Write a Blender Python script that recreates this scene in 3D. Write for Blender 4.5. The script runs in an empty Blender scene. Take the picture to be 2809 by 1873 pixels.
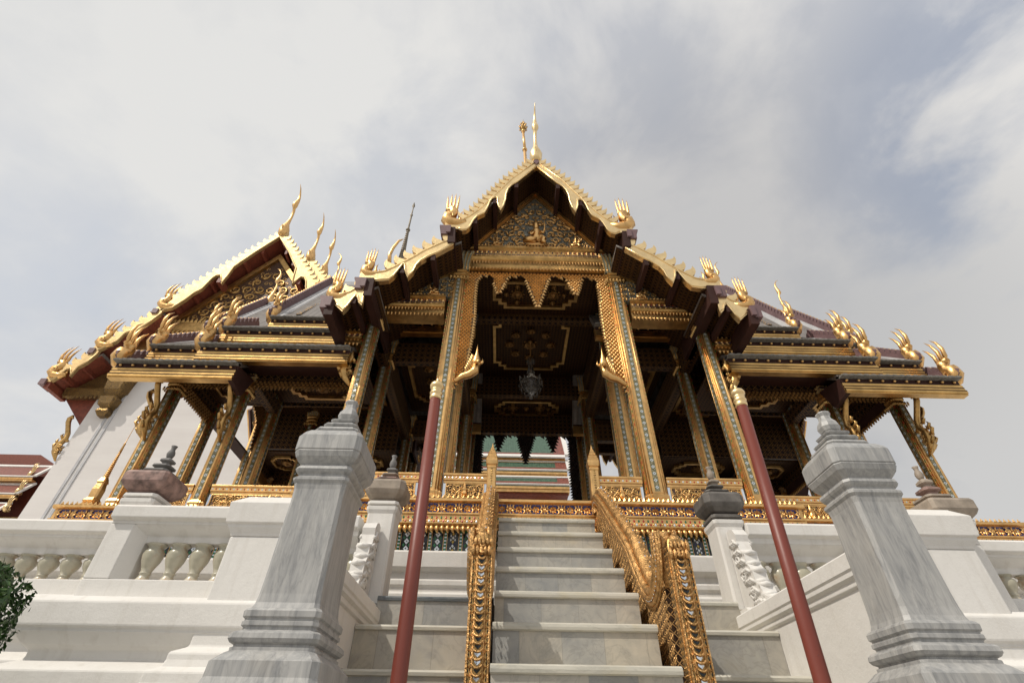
import bpy, math, random
from math import pi, sin, cos, radians, sqrt
from mathutils import Vector, Matrix
random.seed(7)
S = bpy.context.scene
COL = S.collection

# ------------------------------------------------------------------ camera
PITCH, YAW, ROLL = radians(39.98), radians(.61), radians(.849)
fw = Vector((sin(YAW)*cos(PITCH), cos(YAW)*cos(PITCH), sin(PITCH)))
rt = Vector((cos(YAW), -sin(YAW), 0)); up = rt.cross(fw)
r2 = rt*cos(ROLL)+up*sin(ROLL); u2 = -rt*sin(ROLL)+up*cos(ROLL)
cd = bpy.data.cameras.new('camera'); cam = bpy.data.objects.new('camera', cd); COL.objects.link(cam)
m = Matrix((r2, u2, -fw)).transposed().to_4x4(); m.translation = Vector((-.41, 0, 1.6))
cam.matrix_world = m
cd.sensor_width = 36; cd.lens = 36*496.86/1024; cd.clip_start = .05; cd.clip_end = 2000
S.camera = cam

# ------------------------------------------------------------------ sky, sun, exposure
SUN_DIR = Vector((-1.45, -1.0, 2.05)).normalized()          # towards the sun
SUN_EL = math.asin(SUN_DIR.z); SUN_AZ = math.atan2(SUN_DIR.x, SUN_DIR.y)
W = bpy.data.worlds.new('World'); S.world = W; W.use_nodes = True
nt = W.node_tree; nt.nodes.clear()
def nd(nt, typ, **k):
    n = nt.nodes.new('ShaderNode'+typ)
    for a, b in k.items(): setattr(n, a, b)
    return n
def setin(nt, n, i, v):
    if v is None: return
    if hasattr(v, 'is_output'): nt.links.new(v, n.inputs[i])
    else: n.inputs[i].default_value = v
def mth(nt, op, a, b=None, c=None, clamp=False):
    n = nd(nt, 'Math', operation=op); n.use_clamp = clamp
    setin(nt, n, 0, a); setin(nt, n, 1, b); setin(nt, n, 2, c)
    return n.outputs[0]
def ramp(nt, fac, stops, interp='LINEAR'):
    n = nd(nt, 'ValToRGB'); n.color_ramp.interpolation = interp
    e = n.color_ramp.elements
    while len(e) < len(stops): e.new(.5)
    for x, (p, c) in zip(e, stops):
        x.position = p; x.color = (*c, 1) if len(c) == 3 else c
    nt.links.new(fac, n.inputs[0]); return n.outputs[0]
def mix(nt, fac, a, b, mode='MIX'):
    n = nd(nt, 'MixRGB', blend_type=mode)
    setin(nt, n, 0, fac)
    setin(nt, n, 1, (*a, 1) if isinstance(a, tuple) and len(a) == 3 else a)
    setin(nt, n, 2, (*b, 1) if isinstance(b, tuple) and len(b) == 3 else b)
    return n.outputs[0]
def noise(nt, vec, scale, detail=4, rough=.55, dist=0, out=0):
    n = nd(nt, 'TexNoise'); setin(nt, n, 'Vector', vec)
    n.inputs['Scale'].default_value = scale; n.inputs['Detail'].default_value = detail
    n.inputs['Roughness'].default_value = rough; n.inputs['Distortion'].default_value = dist
    return n.outputs[out]
sky = nd(nt, 'TexSky', sky_type='NISHITA'); sky.sun_disc = False
sky.sun_elevation = SUN_EL; sky.sun_rotation = SUN_AZ; sky.air_density = 1.2; sky.dust_density = 3
tc = nd(nt, 'TexCoord'); vec = tc.outputs['Generated']
mp = nd(nt, 'Mapping'); setin(nt, mp, 0, vec); mp.inputs['Scale'].default_value = (1, 1, 1.5); mp.inputs['Location'].default_value = (.3, .1, .2)
n1 = noise(nt, mp.outputs[0], 3.4, 9, .55, .2)
n2 = noise(nt, mp.outputs[0], 1.1, 3, .5, 0)
def blob(px, py, lo, hi):                                    # soft patch of sky around one direction
    d = (fw + r2*((px-512)/496.86) - u2*((py-341)/496.86)).normalized()
    v = nd(nt, 'VectorMath', operation='DOT_PRODUCT'); nt.links.new(vec, v.inputs[0]); v.inputs[1].default_value = d
    mr = nd(nt, 'MapRange'); mr.interpolation_type = 'SMOOTHSTEP'; nt.links.new(v.outputs['Value'], mr.inputs[0])
    mr.inputs[1].default_value = cos(radians(hi)); mr.inputs[2].default_value = cos(radians(lo)); return mr.outputs[0]
cloud = ramp(nt, n1, [(.38, (.61, .62, .65)), (.47, (.70, .70, .71)), (.57, (.82, .805, .785))])
cloud = mix(nt, mth(nt, 'MULTIPLY', blob(40, 30, 5, 50), .65), cloud, (.84, .84, .825))
cloud = mix(nt, mth(nt, 'MULTIPLY', blob(690, 290, 3, 30), .55), cloud, (.42, .42, .435))
cloud = mix(nt, mth(nt, 'MULTIPLY', blob(1010, 430, 3, 26), .45), cloud, (.46, .47, .48))
gap = mth(nt, 'MULTIPLY', blob(1060, 90, 2, 20), mth(nt, 'MULTIPLY', mth(nt, 'SUBTRACT', .64, n1), 6, clamp=True), clamp=True)
gap2 = mth(nt, 'MULTIPLY', blob(120, 380, 4, 30), mth(nt, 'MULTIPLY', mth(nt, 'SUBTRACT', .60, n1), 3.0, clamp=True), clamp=True)
gap3 = mth(nt, 'MULTIPLY', blob(380, 120, 2, 14), mth(nt, 'MULTIPLY', mth(nt, 'SUBTRACT', .56, n1), 3.0, clamp=True), clamp=True)
gap = mth(nt, 'MAXIMUM', gap, mth(nt, 'MULTIPLY', mth(nt, 'MAXIMUM', gap2, gap3), .6))
thin = mth(nt, 'MULTIPLY', mth(nt, 'SUBTRACT', .47, n1), 1.6, clamp=True)
gap = mth(nt, 'MULTIPLY', mth(nt, 'MAXIMUM', gap, thin), .5)
b1 = nd(nt, 'Background'); nt.links.new(sky.outputs[0], b1.inputs[0]); b1.inputs[1].default_value = .15
b2 = nd(nt, 'Background'); nt.links.new(cloud, b2.inputs[0]); b2.inputs[1].default_value = .93
mx = nd(nt, 'MixShader'); nt.links.new(gap, mx.inputs[0]); nt.links.new(b2.outputs[0], mx.inputs[1]); nt.links.new(b1.outputs[0], mx.inputs[2])
wo = nd(nt, 'OutputWorld'); nt.links.new(mx.outputs[0], wo.inputs[0])
sl = bpy.data.lights.new('sun', 'SUN'); sl.energy = 3.0; sl.angle = radians(.6); sl.color = (1, .93, .82)
sun = bpy.data.objects.new('sun', sl); COL.objects.link(sun)
sun.rotation_euler = (-SUN_DIR).to_track_quat('-Z', 'Y').to_euler()
S.view_settings.view_transform = 'Standard'; S.view_settings.look = 'None'
S.view_settings.exposure = 0; S.view_settings.gamma = 1
S.cycles.max_bounces = 7; S.cycles.diffuse_bounces = 4; S.cycles.glossy_bounces = 4

# ------------------------------------------------------------------ materials
MATS = {}
def new_mat(name):
    m = bpy.data.materials.new(name); m.use_nodes = True; nt = m.node_tree; nt.nodes.clear()
    o = nd(nt, 'OutputMaterial'); p = nd(nt, 'BsdfPrincipled'); nt.links.new(p.outputs[0], o.inputs[0])
    MATS[name] = m; return m, nt, p
def P(nt, p, color=None, rough=None, metal=None, height=None, bs=.3, bd=.01):
    setin(nt, p, 'Base Color', (*color, 1) if isinstance(color, tuple) else color)
    setin(nt, p, 'Roughness', rough); setin(nt, p, 'Metallic', metal)
    if height is not None:
        b = nd(nt, 'Bump'); b.inputs['Strength'].default_value = bs; b.inputs['Distance'].default_value = bd
        nt.links.new(height, b.inputs['Height']); nt.links.new(b.outputs[0], p.inputs['Normal'])
def obj_vec(nt, scale=(1, 1, 1)):
    t = nd(nt, 'TexCoord'); mp = nd(nt, 'Mapping'); nt.links.new(t.outputs['Object'], mp.inputs[0])
    mp.inputs['Scale'].default_value = scale; return mp.outputs[0]
def uvw(nt):
    t = nd(nt, 'UVMap'); s = nd(nt, 'SeparateXYZ'); nt.links.new(t.outputs[0], s.inputs[0]); return t.outputs[0], s.outputs[0], s.outputs[1]
def voro(nt, vec, scale, feat='F1', out=0):
    n = nd(nt, 'TexVoronoi', feature=feat); setin(nt, n, 'Vector', vec); n.inputs['Scale'].default_value = scale; return n.outputs[out]
def simple(name, col, rough, metal=0., var=.12, sc=6, bs=.15, bsc=40, bd=.004, spec=None):
    m, nt, p = new_mat(name); v = obj_vec(nt)
    n = noise(nt, v, sc, 5, .6)
    c = ramp(nt, n, [(.3, tuple(x*(1-var) for x in col)), (.7, tuple(min(1, x*(1+var)) for x in col))])
    r = mth(nt, 'ADD', mth(nt, 'MULTIPLY', noise(nt, v, sc*3, 3), .25), rough-.12)
    P(nt, p, c, r, metal, noise(nt, v, bsc, 4), bs, bd)
    if spec is not None: p.inputs['Specular IOR Level'].default_value = spec
    return m
simple('gold', (.75, .465, .19), .38, 1, .22, 9, .45, 55, .006)
simple('gold_bright', (.88, .65, .34), .36, 1, .16, 7, .4, 40, .005)
simple('gold_fascia', (.60, .38, .14), .36, 1, .28, 5, .3, 30, .004)
simple('gold_old', (.54, .34, .13), .42, 1, .30, 9, .5, 50, .005)
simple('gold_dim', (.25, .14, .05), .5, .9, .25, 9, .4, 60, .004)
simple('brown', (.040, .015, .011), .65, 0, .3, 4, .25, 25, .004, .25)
simple('mauve', (.17, .10, .105), .55, 0, .18, 5, .2, 30)
simple('soffit_red', (.18, .042, .022), .55, 0, .35, 14, .4, 30, .01)
simple('valance_silhouette', (.02, .012, .01), .6, 0, .2)  # near-black for the rear valances: their backlit shade put into the colour
simple('floor_red', (.09, .02, .015), .45)
simple('redstone', (.27, .175, .15), .7, 0, .6, 11, .5, 30, .006)
simple('darkstone', (.12, .11, .10), .7, 0, .45, 8, .5, 30, .006)
simple('tanstone', (.30, .25, .20), .7, 0, .35, 8, .5, 30, .006)
simple('granite', (.17, .165, .16), .7, 0, .3, 12, .5, 40, .006)
simple('mirror', (.75, .80, .85), .12, .9, .1, 8, .2, 60)
simple('green_glass', (.03, .16, .07), .15, .2, .4, 9)
simple('blue_glass', (.03, .035, .15), .15, .2, .4, 9)
simple('red_glass', (.45, .05, .03), .2, .1, .3, 9)
simple('white_glass', (.72, .78, .82), .15, .2, .1, 9)
simple('yellow_glass', (.55, .40, .10), .2, .3, .3, 9)
simple('dark_glass', (.03, .035, .035), .12, .3, .4, 12)
simple('bark', (.10, .075, .05), .9)
simple('grey_border', (.46, .46, .47), .7, 0, .15, 5)
simple('slate_edge', (.21, .20, .18), .8, 0, .4, 25, .6, 50, .01)
simple('spire_grey', (.20, .17, .13), .5, .5, .3, 5)

def carved(name, gold, ground, sc=34, thr=.07, metal=1., bd=.02):
    m, nt, p = new_mat(name); v = obj_vec(nt)
    nv = mix(nt, .12, v, noise(nt, v, 18, 2, out=1))
    d = voro(nt, nv, sc, 'DISTANCE_TO_EDGE'); f = ramp(nt, d, [(thr*.5, (0, 0, 0)), (thr*1.6, (1, 1, 1))])
    big = ramp(nt, noise(nt, v, 7, 3), [(.35, tuple(x*.75 for x in gold)), (.7, gold)])
    c = mix(nt, f, ground, big)
    P(nt, p, c, .38, mth(nt, 'MULTIPLY', f, metal), f, .9, bd); return m
simple('gold_pale', (.62, .45, .22), .5, .8, .2, 4, .4, 20, .01)
simple('capital_mosaic', (.34, .34, .25), .4, .2, .5, 40, .6, 60, .005)
simple('gold_rough', (.60, .36, .15), .44, 1, .5, 22, 1.0, 75, .010)
simple('panel_dark', (.07, .035, .02), .5, .3, .5, 30, .8, 60, .008)
carved('carved_gold', (.88, .57, .20), (.035, .025, .05), 30, .09)
carved('carved_gold_fine', (.82, .52, .18), (.07, .035, .02), 60, .07, bd=.01)
carved('carved_blue', (.80, .52, .20), (.10, .12, .16), 26, .12)
carved('mirror_ground', (.34, .34, .29), (.04, .045, .045), 42, .06, .3)
carved('carved_old', (.50, .31, .11), (.025, .015, .01), 45, .08)

def white_plaster():
    m, nt, p = new_mat('plaster'); v = obj_vec(nt)
    base = ramp(nt, noise(nt, v, 1.4, 6, .6), [(.3, (.66, .64, .605)), (.65, (.73, .712, .68))])
    vs = obj_vec(nt, (9, 9, .7)); st = noise(nt, vs, 1.6, 5, .6)
    c = mix(nt, ramp(nt, st, [(.52, (0, 0, 0)), (.78, (.36, .36, .36))]), base, (.46, .42, .36))
    sp = noise(nt, v, 9, 6, .7)
    c = mix(nt, ramp(nt, sp, [(.60, (0, 0, 0)), (.85, (.4, .4, .4))]), c, (.55, .54, .50))
    h = mth(nt, 'ADD', noise(nt, v, 14, 5), mth(nt, 'MULTIPLY', noise(nt, v, 70, 2), .3))
    P(nt, p, c, .72, 0, h, .28, .012)
white_plaster()
def hall_plaster():
    m, nt, p = new_mat('plaster_hall'); v = obj_vec(nt, (.5, .5, 3))
    c = ramp(nt, noise(nt, v, 1.0, 5, .6), [(.3, (.62, .59, .57)), (.7, (.68, .655, .635))])
    P(nt, p, c, .8, 0, noise(nt, v, 4, 4), .2, .02)
hall_plaster()
def marble(name, lo, mid, hi, sc=1, yel=(.42, .39, .30), tile=None, streak=(3, 3, .55)):
    m, nt, p = new_mat(name); v = obj_vec(nt); vv = obj_vec(nt, streak)
    n = noise(nt, vv, 4*sc, 8, .62, .9)
    c = ramp(nt, n, [(.28, lo), (.46, mid), (.66, hi)])
    k = noise(nt, vv, 2.2*sc, 6, .6, 1.5)
    vein = mth(nt, 'MULTIPLY', mth(nt, 'ABSOLUTE', mth(nt, 'SUBTRACT', k, .5)), 30, clamp=True)
    c = mix(nt, mth(nt, 'MULTIPLY', mth(nt, 'SUBTRACT', 1, vein), .3, clamp=True), c, tuple(x*.55 for x in mid))
    c = mix(nt, ramp(nt, noise(nt, v, 3.5, 4), [(.58, (0, 0, 0)), (.8, (.5, .5, .5))]), c, yel)
    h = noise(nt, vv, 20, 5)
    if tile:
        uv, u, w = uvw(nt); tu, off, zc, pit = tile
        row = mth(nt, 'FLOOR', mth(nt, 'DIVIDE', mth(nt, 'ADD', w, zc), pit))
        a = mth(nt, 'ADD', mth(nt, 'DIVIDE', u, tu), mth(nt, 'MULTIPLY', row, off))
        wn = nd(nt, 'TexWhiteNoise', noise_dimensions='2D'); cx = nd(nt, 'CombineXYZ')
        nt.links.new(mth(nt, 'FLOOR', a), cx.inputs[0]); nt.links.new(row, cx.inputs[1]); nt.links.new(cx.outputs[0], wn.inputs[0])
        c = mix(nt, 1, c, ramp(nt, wn.outputs[0], [(0, (.66, .69, .74)), (.35, (.86, .86, .86)), (.5, (1, .97, .93)), (1, (1.0, .95, .86))]), 'MULTIPLY')
        fr = mth(nt, 'ABSOLUTE', mth(nt, 'SUBTRACT', mth(nt, 'FRACT', a), .5))
        j = mth(nt, 'GREATER_THAN', fr, .492); c = mix(nt, mth(nt, 'MULTIPLY', j, .4), c, (.2, .19, .16))
    P(nt, p, c, mth(nt, 'ADD', mth(nt, 'MULTIPLY', n, .3), .33), 0, h, .12, .006)
marble('marble_post', (.20, .205, .21), (.325, .325, .32), (.42, .415, .40), 1.5, (.40, .37, .32), None, (5, 5, .8))
marble('marble_step', (.36, .355, .335), (.44, .425, .385), (.51, .485, .43), 1, (.50, .42, .26), (.235, .37, .1866, .2374), (2, 2, 2))
marble('marble_side', (.32, .315, .30), (.41, .395, .36), (.47, .45, .40), 1, (.42, .36, .24), (.34, .43, .23, .27), (2, 2, 2))
marble('marble_nose', (.42, .41, .36), (.53, .51, .44), (.58, .555, .48), 1, (.52, .42, .20), None, (1, 4, 4))
marble('marble_dark', (.05, .06, .07), (.10, .115, .125), (.17, .18, .18), 2, (.2, .2, .2), None, (1, 3, 3))

def mosaic():
    m, nt, p = new_mat('mosaic'); uv, u, v = uvw(nt)
    per = .078
    fv = mth(nt, 'MULTIPLY', mth(nt, 'ABSOLUTE', mth(nt, 'SUBTRACT', mth(nt, 'FRACT', mth(nt, 'DIVIDE', v, per)), .5)), per)
    d = mth(nt, 'ADD', mth(nt, 'ABSOLUTE', u), fv)
    dia = mth(nt, 'LESS_THAN', d, .0215); core = mth(nt, 'LESS_THAN', d, .007)
    vr = voro(nt, uv, 150, 'F1', 1)
    gr = ramp(nt, vr, [(0, (.05, .05, .03)), (.35, (.14, .14, .08)), (.6, (.26, .23, .12)), (.85, (.42, .38, .26))])
    c = mix(nt, dia, gr, (.52, .57, .58)); c = mix(nt, core, c, (.12, .10, .10))
    ed = mth(nt, 'GREATER_THAN', mth(nt, 'ABSOLUTE', u), .027)
    P(nt, p, c, .22, .35, vr, .5, .004)
mosaic()
def dashes():
    m, nt, p = new_mat('gold_dashes'); uv, u, v = uvw(nt)
    f = mth(nt, 'FRACT', mth(nt, 'DIVIDE', v, .06)); on = mth(nt, 'LESS_THAN', f, .5)
    wh = mth(nt, 'GREATER_THAN', mth(nt, 'FRACT', mth(nt, 'DIVIDE', v, .12)), .5)
    c = mix(nt, on, (.72, .46, .16), mix(nt, wh, (.5, .04, .02), (.05, .20, .05)))
    P(nt, p, c, .35, mth(nt, 'SUBTRACT', 1, on))
dashes()
def stencil(name, ground, goldc, per=.055, thr=.34, metal=.8):
    m, nt, p = new_mat(name); uv, u, v = uvw(nt)
    a = mth(nt, 'ABSOLUTE', mth(nt, 'SUBTRACT', mth(nt, 'FRACT', mth(nt, 'DIVIDE', u, per)), .5))
    b = mth(nt, 'ABSOLUTE', mth(nt, 'SUBTRACT', mth(nt, 'FRACT', mth(nt, 'DIVIDE', v, per)), .5))
    d = mth(nt, 'ADD', a, b)
    f1 = mth(nt, 'LESS_THAN', mth(nt, 'ABSOLUTE', mth(nt, 'SUBTRACT', d, .5)), .07)
    f2 = mth(nt, 'LESS_THAN', d, .2)
    f = mth(nt, 'MAXIMUM', f1, f2)
    n = noise(nt, uv, 30, 3); f = mth(nt, 'MULTIPLY', f, mth(nt, 'MULTIPLY', n, 1.6, clamp=True))
    c = mix(nt, f, ground, goldc)
    P(nt, p, c, .62, mth(nt, 'MULTIPLY', f, metal), f, .4, .006); p.inputs['Specular IOR Level'].default_value = .2
stencil('ceiling', (.011, .004, .003), (.20, .10, .03))
stencil('beam_pattern', (.012, .005, .004), (.26, .14, .045), .09)
stencil('gold_net', (.045, .025, .015), (.74, .46, .19), .047, .34, .9)
stencil('gold_lattice', (.30, .12, .04), (.90, .60, .24), .045)
def tiles(name, col, var=.3):
    m, nt, p = new_mat(name); uv, u, v = uvw(nt)
    s = mth(nt, 'FRACT', mth(nt, 'DIVIDE', v, .11)); q = mth(nt, 'ABSOLUTE', mth(nt, 'SUBTRACT', mth(nt, 'FRACT', mth(nt, 'DIVIDE', u, .085)), .5))
    h = mth(nt, 'SUBTRACT', mth(nt, 'SUBTRACT', 1, s), mth(nt, 'MULTIPLY', q, q))
    n = noise(nt, uv, 9, 4)
    c = ramp(nt, n, [(.3, tuple(x*(1-var) for x in col)), (.7, tuple(x*(1+var) for x in col))])
    P(nt, p, c, .5, 0, h, .9, .03)
tiles('roof_tile', (.17, .15, .135)); tiles('roof_green', (.055, .11, .07)); tiles('roof_red', (.20, .058, .038))
def paint_red():
    m, nt, p = new_mat('red_paint'); v = obj_vec(nt, (1, 1, .15))
    c = ramp(nt, noise(nt, v, 9, 5), [(.3, (.145, .028, .017)), (.7, (.19, .040, .025))])
    v2 = obj_vec(nt); c = mix(nt, ramp(nt, noise(nt, v2, 38, 3, .6), [(.66, (0, 0, 0)), (.74, (.6, .6, .6))]), c, (.08, .03, .028))
    P(nt, p, c, .45, 0, noise(nt, v2, 30, 4), .2, .003)
paint_red()
def ceramic():
    m, nt, p = new_mat('ceramic'); v = obj_vec(nt)
    c = ramp(nt, noise(nt, v, 6, 5), [(.3, (.38, .36, .27)), (.6, (.56, .52, .42))])
    c = mix(nt, ramp(nt, noise(nt, v, 11, 5, .65), [(.52, (0, 0, 0)), (.72, (.85, .85, .85))]), c, (.40, .22, .10))
    P(nt, p, c, .3, 0, noise(nt, v, 30, 3), .2, .004)
ceramic()
def paving():
    m, nt, p = new_mat('paving'); v = obj_vec(nt)
    b = nd(nt, 'TexBrick'); setin(nt, b, 'Vector', v); b.inputs['Scale'].default_value = 1.2
    b.inputs['Color1'].default_value = (.40, .38, .35, 1); b.inputs['Color2'].default_value = (.34, .33, .31, 1); b.inputs['Mortar'].default_value = (.2, .19, .18, 1); b.inputs['Mortar Size'].default_value = .01
    P(nt, p, b.outputs[0], .8, 0, noise(nt, v, 30, 3), .2)
paving()
def leaf():
    m, nt, p = new_mat('leaf'); v = obj_vec(nt)
    o = nd(nt, 'ObjectInfo'); n = noise(nt, v, 30, 2)
    c = ramp(nt, n, [(.3, (.014, .038, .008)), (.55, (.032, .085, .014)), (.75, (.09, .16, .03))])
    P(nt, p, c, .42, 0); p.inputs['Subsurface Weight'].default_value = 0
leaf()
m, nt, p = new_mat('crystal'); P(nt, p, (.38, .36, .33), .15, 0); p.inputs['Transmission Weight'].default_value = .85
MT = MATS

# ------------------------------------------------------------------ mesh tools
class MB:
    def __init__(s): s.v = []; s.f = []; s.m = []; s.sm = []; s.X = None
    def add(s, vs, fs, mi=0, smooth=False):
        b = len(s.v); flip = False
        if s.X is not None:
            vs = [s.X @ Vector(v) for v in vs]; flip = s.X.determinant() < 0
        s.v += [tuple(v) for v in vs]
        for f in fs:
            f = [b+i for i in f]
            if flip: f.reverse()
            s.f.append(f); s.m.append(mi); s.sm.append(smooth)
    def box(s, x0, x1, y0, y1, z0, z1, mi=0):
        if x0 > x1: x0, x1 = x1, x0
        if y0 > y1: y0, y1 = y1, y0
        if z0 > z1: z0, z1 = z1, z0
        s.add([(x0, y0, z0), (x1, y0, z0), (x1, y1, z0), (x0, y1, z0), (x0, y0, z1), (x1, y0, z1), (x1, y1, z1), (x0, y1, z1)],
              [(3, 2, 1, 0), (4, 5, 6, 7), (0, 1, 5, 4), (1, 2, 6, 5), (2, 3, 7, 6), (3, 0, 4, 7)], mi)
    def prism(s, pts, plane, a, b, mi=0):
        """extrude a 2D outline: plane 'xz' along y, 'yz' along x, 'xy' along z"""
        mk = {'xz': lambda p, d: (p[0], d, p[1]), 'yz': lambda p, d: (d, p[0], p[1]), 'xy': lambda p, d: (p[0], p[1], d)}[plane]
        ar = sum(p[0]*q[1]-q[0]*p[1] for p, q in zip(pts, pts[1:]+pts[:1]))
        pts = list(pts)
        if ar < 0: pts.reverse()
        if a > b: a, b = b, a
        n = len(pts); vs = [mk(p, a) for p in pts]+[mk(p, b) for p in pts]
        fs = [list(range(n)), list(range(2*n-1, n-1, -1))]+[(i, n+i, n+(i+1) % n, (i+1) % n) for i in range(n)]
        if plane != 'xz': fs = [list(reversed(f)) for f in fs]
        s.add(vs, fs, mi)
    def loft(s, rings, mi=0, smooth=False, caps=True):
        n = len(rings[0]); vs = [v for r in rings for v in r]; fs = []
        for k in range(len(rings)-1):
            for i in range(n):
                j = (i+1) % n; fs.append((k*n+i, k*n+j, (k+1)*n+j, (k+1)*n+i))
        if caps: fs.append(list(range(n-1, -1, -1))); fs.append([len(vs)-n+i for i in range(n)])
        s.add(vs, fs, mi, smooth)
    def lathe(s, prof, cx=0, cy=0, n=14, mi=0, smooth=True):
        s.loft([[(cx+r*cos(2*pi*i/n), cy+r*sin(2*pi*i/n), z) for i in range(n)] for r, z in prof], mi, smooth)
    def sq(s, prof, cx=0, cy=0, ch=.25, mi=0, depth=0):
        """square section with cut corners: prof = (half, z[, chamfer])"""
        R = []
        for q in prof:
            h, z = q[0], q[1]; c = q[2] if len(q) > 2 else h*ch; d = h+depth
            R.append([(cx+a, cy+b, z) for a, b in ((-h+c, -d), (h-c, -d), (h, -d+c), (h, d-c), (h-c, d), (-h+c, d), (-h, d-c), (-h, -d+c))])
        s.loft(R, mi)
    def tube(s, path, r, n=6, mi=0, smooth=True, flat=None):
        path = [Vector(p) for p in path]; R = []; pu = None
        for i, p in enumerate(path):
            t = (path[min(i+1, len(path)-1)]-path[max(i-1, 0)])
            if t.length < 1e-9: t = Vector((0, 0, 1))
            t.normalize()
            if pu is None: pu = Vector((0, 1, 0)) if abs(t.y) < .9 else Vector((1, 0, 0))
            a = (pu-t*pu.dot(t)); a.normalize(); pu = a; b = t.cross(a)
            rr = r[i] if isinstance(r, (list, tuple)) else r
            fl = flat or 1
            R.append([p+a*(rr*fl*cos(2*pi*k/n))+b*(rr*sin(2*pi*k/n)) for k in range(n)])
        s.loft(R, mi, smooth)
    def stud(s, c, ax, ay, nrm, h, mi=0):
        c, ax, ay, nrm = Vector(c), Vector(ax), Vector(ay), Vector(nrm)
        s.add([c-ax, c-ay, c+ax, c+ay, c+nrm*h], [(0, 1, 4), (1, 2, 4), (2, 3, 4), (3, 0, 4)], mi)
WL = {}
def thing(name, label, cat, loc=(0, 0, 0), group=None, kind=None):
    o = bpy.data.objects.new(name, None); COL.objects.link(o); o.location = loc; o.empty_display_size = .1
    o['label'] = label; o['category'] = cat
    if group: o['group'] = group
    if kind: o['kind'] = kind
    WL[o.name] = Vector(loc); return o
def base(p): return WL.get(p.name, Vector((0, 0, 0))) if p else Vector((0, 0, 0))
def build(mb, name, mats, parent=None, bevel=0, local=False, label=None, offset=None):
    off = Vector((0, 0, 0)) if local else base(parent)
    if offset is not None: off = Vector(offset)
    me = bpy.data.meshes.new(name)
    me.from_pydata([tuple(Vector(v)-off) for v in mb.v], [], mb.f)
    if isinstance(mats, str): mats = [mats]
    for k in mats: me.materials.append(MT[k])
    me.polygons.foreach_set('material_index', mb.m); me.polygons.foreach_set('use_smooth', mb.sm)
    uv = me.uv_layers.new(name='UVMap'); co = me.vertices; dat = []
    for pl in me.polygons:
        n = pl.normal; ax, ay, az = abs(n.x), abs(n.y), abs(n.z)
        for vi in pl.vertices:
            c = co[vi].co
            if az > ax and az > ay and az > .8: dat += (c.x, c.y)
            elif ay >= ax: dat += (c.x, c.z)
            else: dat += (c.y, c.z)
    uv.data.foreach_set('uv', dat)
    me.update()
    o = bpy.data.objects.new(name, me); COL.objects.link(o)
    if parent: o.parent = parent; WL[o.name] = off
    if offset is not None and parent: o.location = Vector(offset)-base(parent); WL[o.name] = Vector(offset)
    if bevel:
        b = o.modifiers.new('bevel', 'BEVEL'); b.width = bevel; b.segments = 2; b.limit_method = 'ANGLE'; b.angle_limit = radians(50)
    if label: o['label'] = label
    return o
def copy_tree(o, parent=None):
    c = o.copy(); COL.objects.link(c); c.parent = parent
    for ch in list(o.children): copy_tree(ch, c)
    return c
def spiral(c, r0, turns, th0, sgn=1, n=16, k=.82):
    """flat spiral in a local (u, v) plane"""
    return [(c[0]+r0*(1-k*i/n)*cos(th0+sgn*turns*2*pi*i/n), c[1]+r0*(1-k*i/n)*sin(th0+sgn*turns*2*pi*i/n)) for i in range(n+1)]

# ================================================================== SETTING
g = MB(); g.box(-600, 600, -600, 600, -.3, 0)
o = build(g, 'ground', 'paving'); o['kind'] = 'structure'
def both(f):
    for s in (-1, 1): f(s)

# ------------------------------------------------------------------ terrace with its white walls
def profile_wall(mb, x0, x1, y, prof, back):
    """wall whose front face follows prof [(proj, z)...] from bottom to top"""
    pts = [(y-p, z) for p, z in prof]+[(back, prof[-1][1]), (back, prof[0][1])]
    mb.prism(pts, 'yz', x0, x1)
PL = [(.30, 0), (.30, 1.2), (.24, 1.3), (.12, 1.42), (.12, 1.80), (.20, 1.90), (.20, 2.0), (.14, 2.03), (.06, 2.07), (.06, 2.12), (.10, 2.15), (.16, 2.22), (.16, 2.24), (.18, 2.25), (.18, 2.40), (.13, 2.44), (0, 2.44)]
ter = thing('terrace', 'white plastered terrace with moulded plinth carrying the golden pavilion and its stairs', 'terrace', (0, 5, 0))
# bastions left and right of the stairs, plinth mouldings wrap round the outer corner
mb = MB()
for x0, x1, y in ((-3.52, -1.32, 4.0), (1.32, 3.40, 4.0)):
    s = -1 if x0 < 0 else 1; xo = x0 if s < 0 else x1; xi = x1 if s < 0 else x0
    R = []
    for pj, z in PL:
        R.append([(xi, y-pj, z), (xo+s*pj, y-pj, z), (xo+s*pj, 5, z), (xi, 5, z)] if s > 0 else [(xo+s*pj, y-pj, z), (xi, y-pj, z), (xi, 5, z), (xo+s*pj, 5, z)])
    mb = MB(); mb.loft(R); build(mb, 'plinth', 'plaster', ter, .012)
mb = MB()
for x0, x1 in ((-40, -3.3), (3.2, 40)):
    mb = MB(); profile_wall(mb, x0, x1, 4.42, [(p*.9, z+(.10 if z > 1.5 else 0)) for p, z in PL], 30); build(mb, 'outer_plinth', 'plaster', ter, .01)
mb = MB(); mb.box(-3.5, 3.38, 4.08, 12, .2, 2.47); build(mb, 'terrace_floor', 'marble_side', ter)

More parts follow.
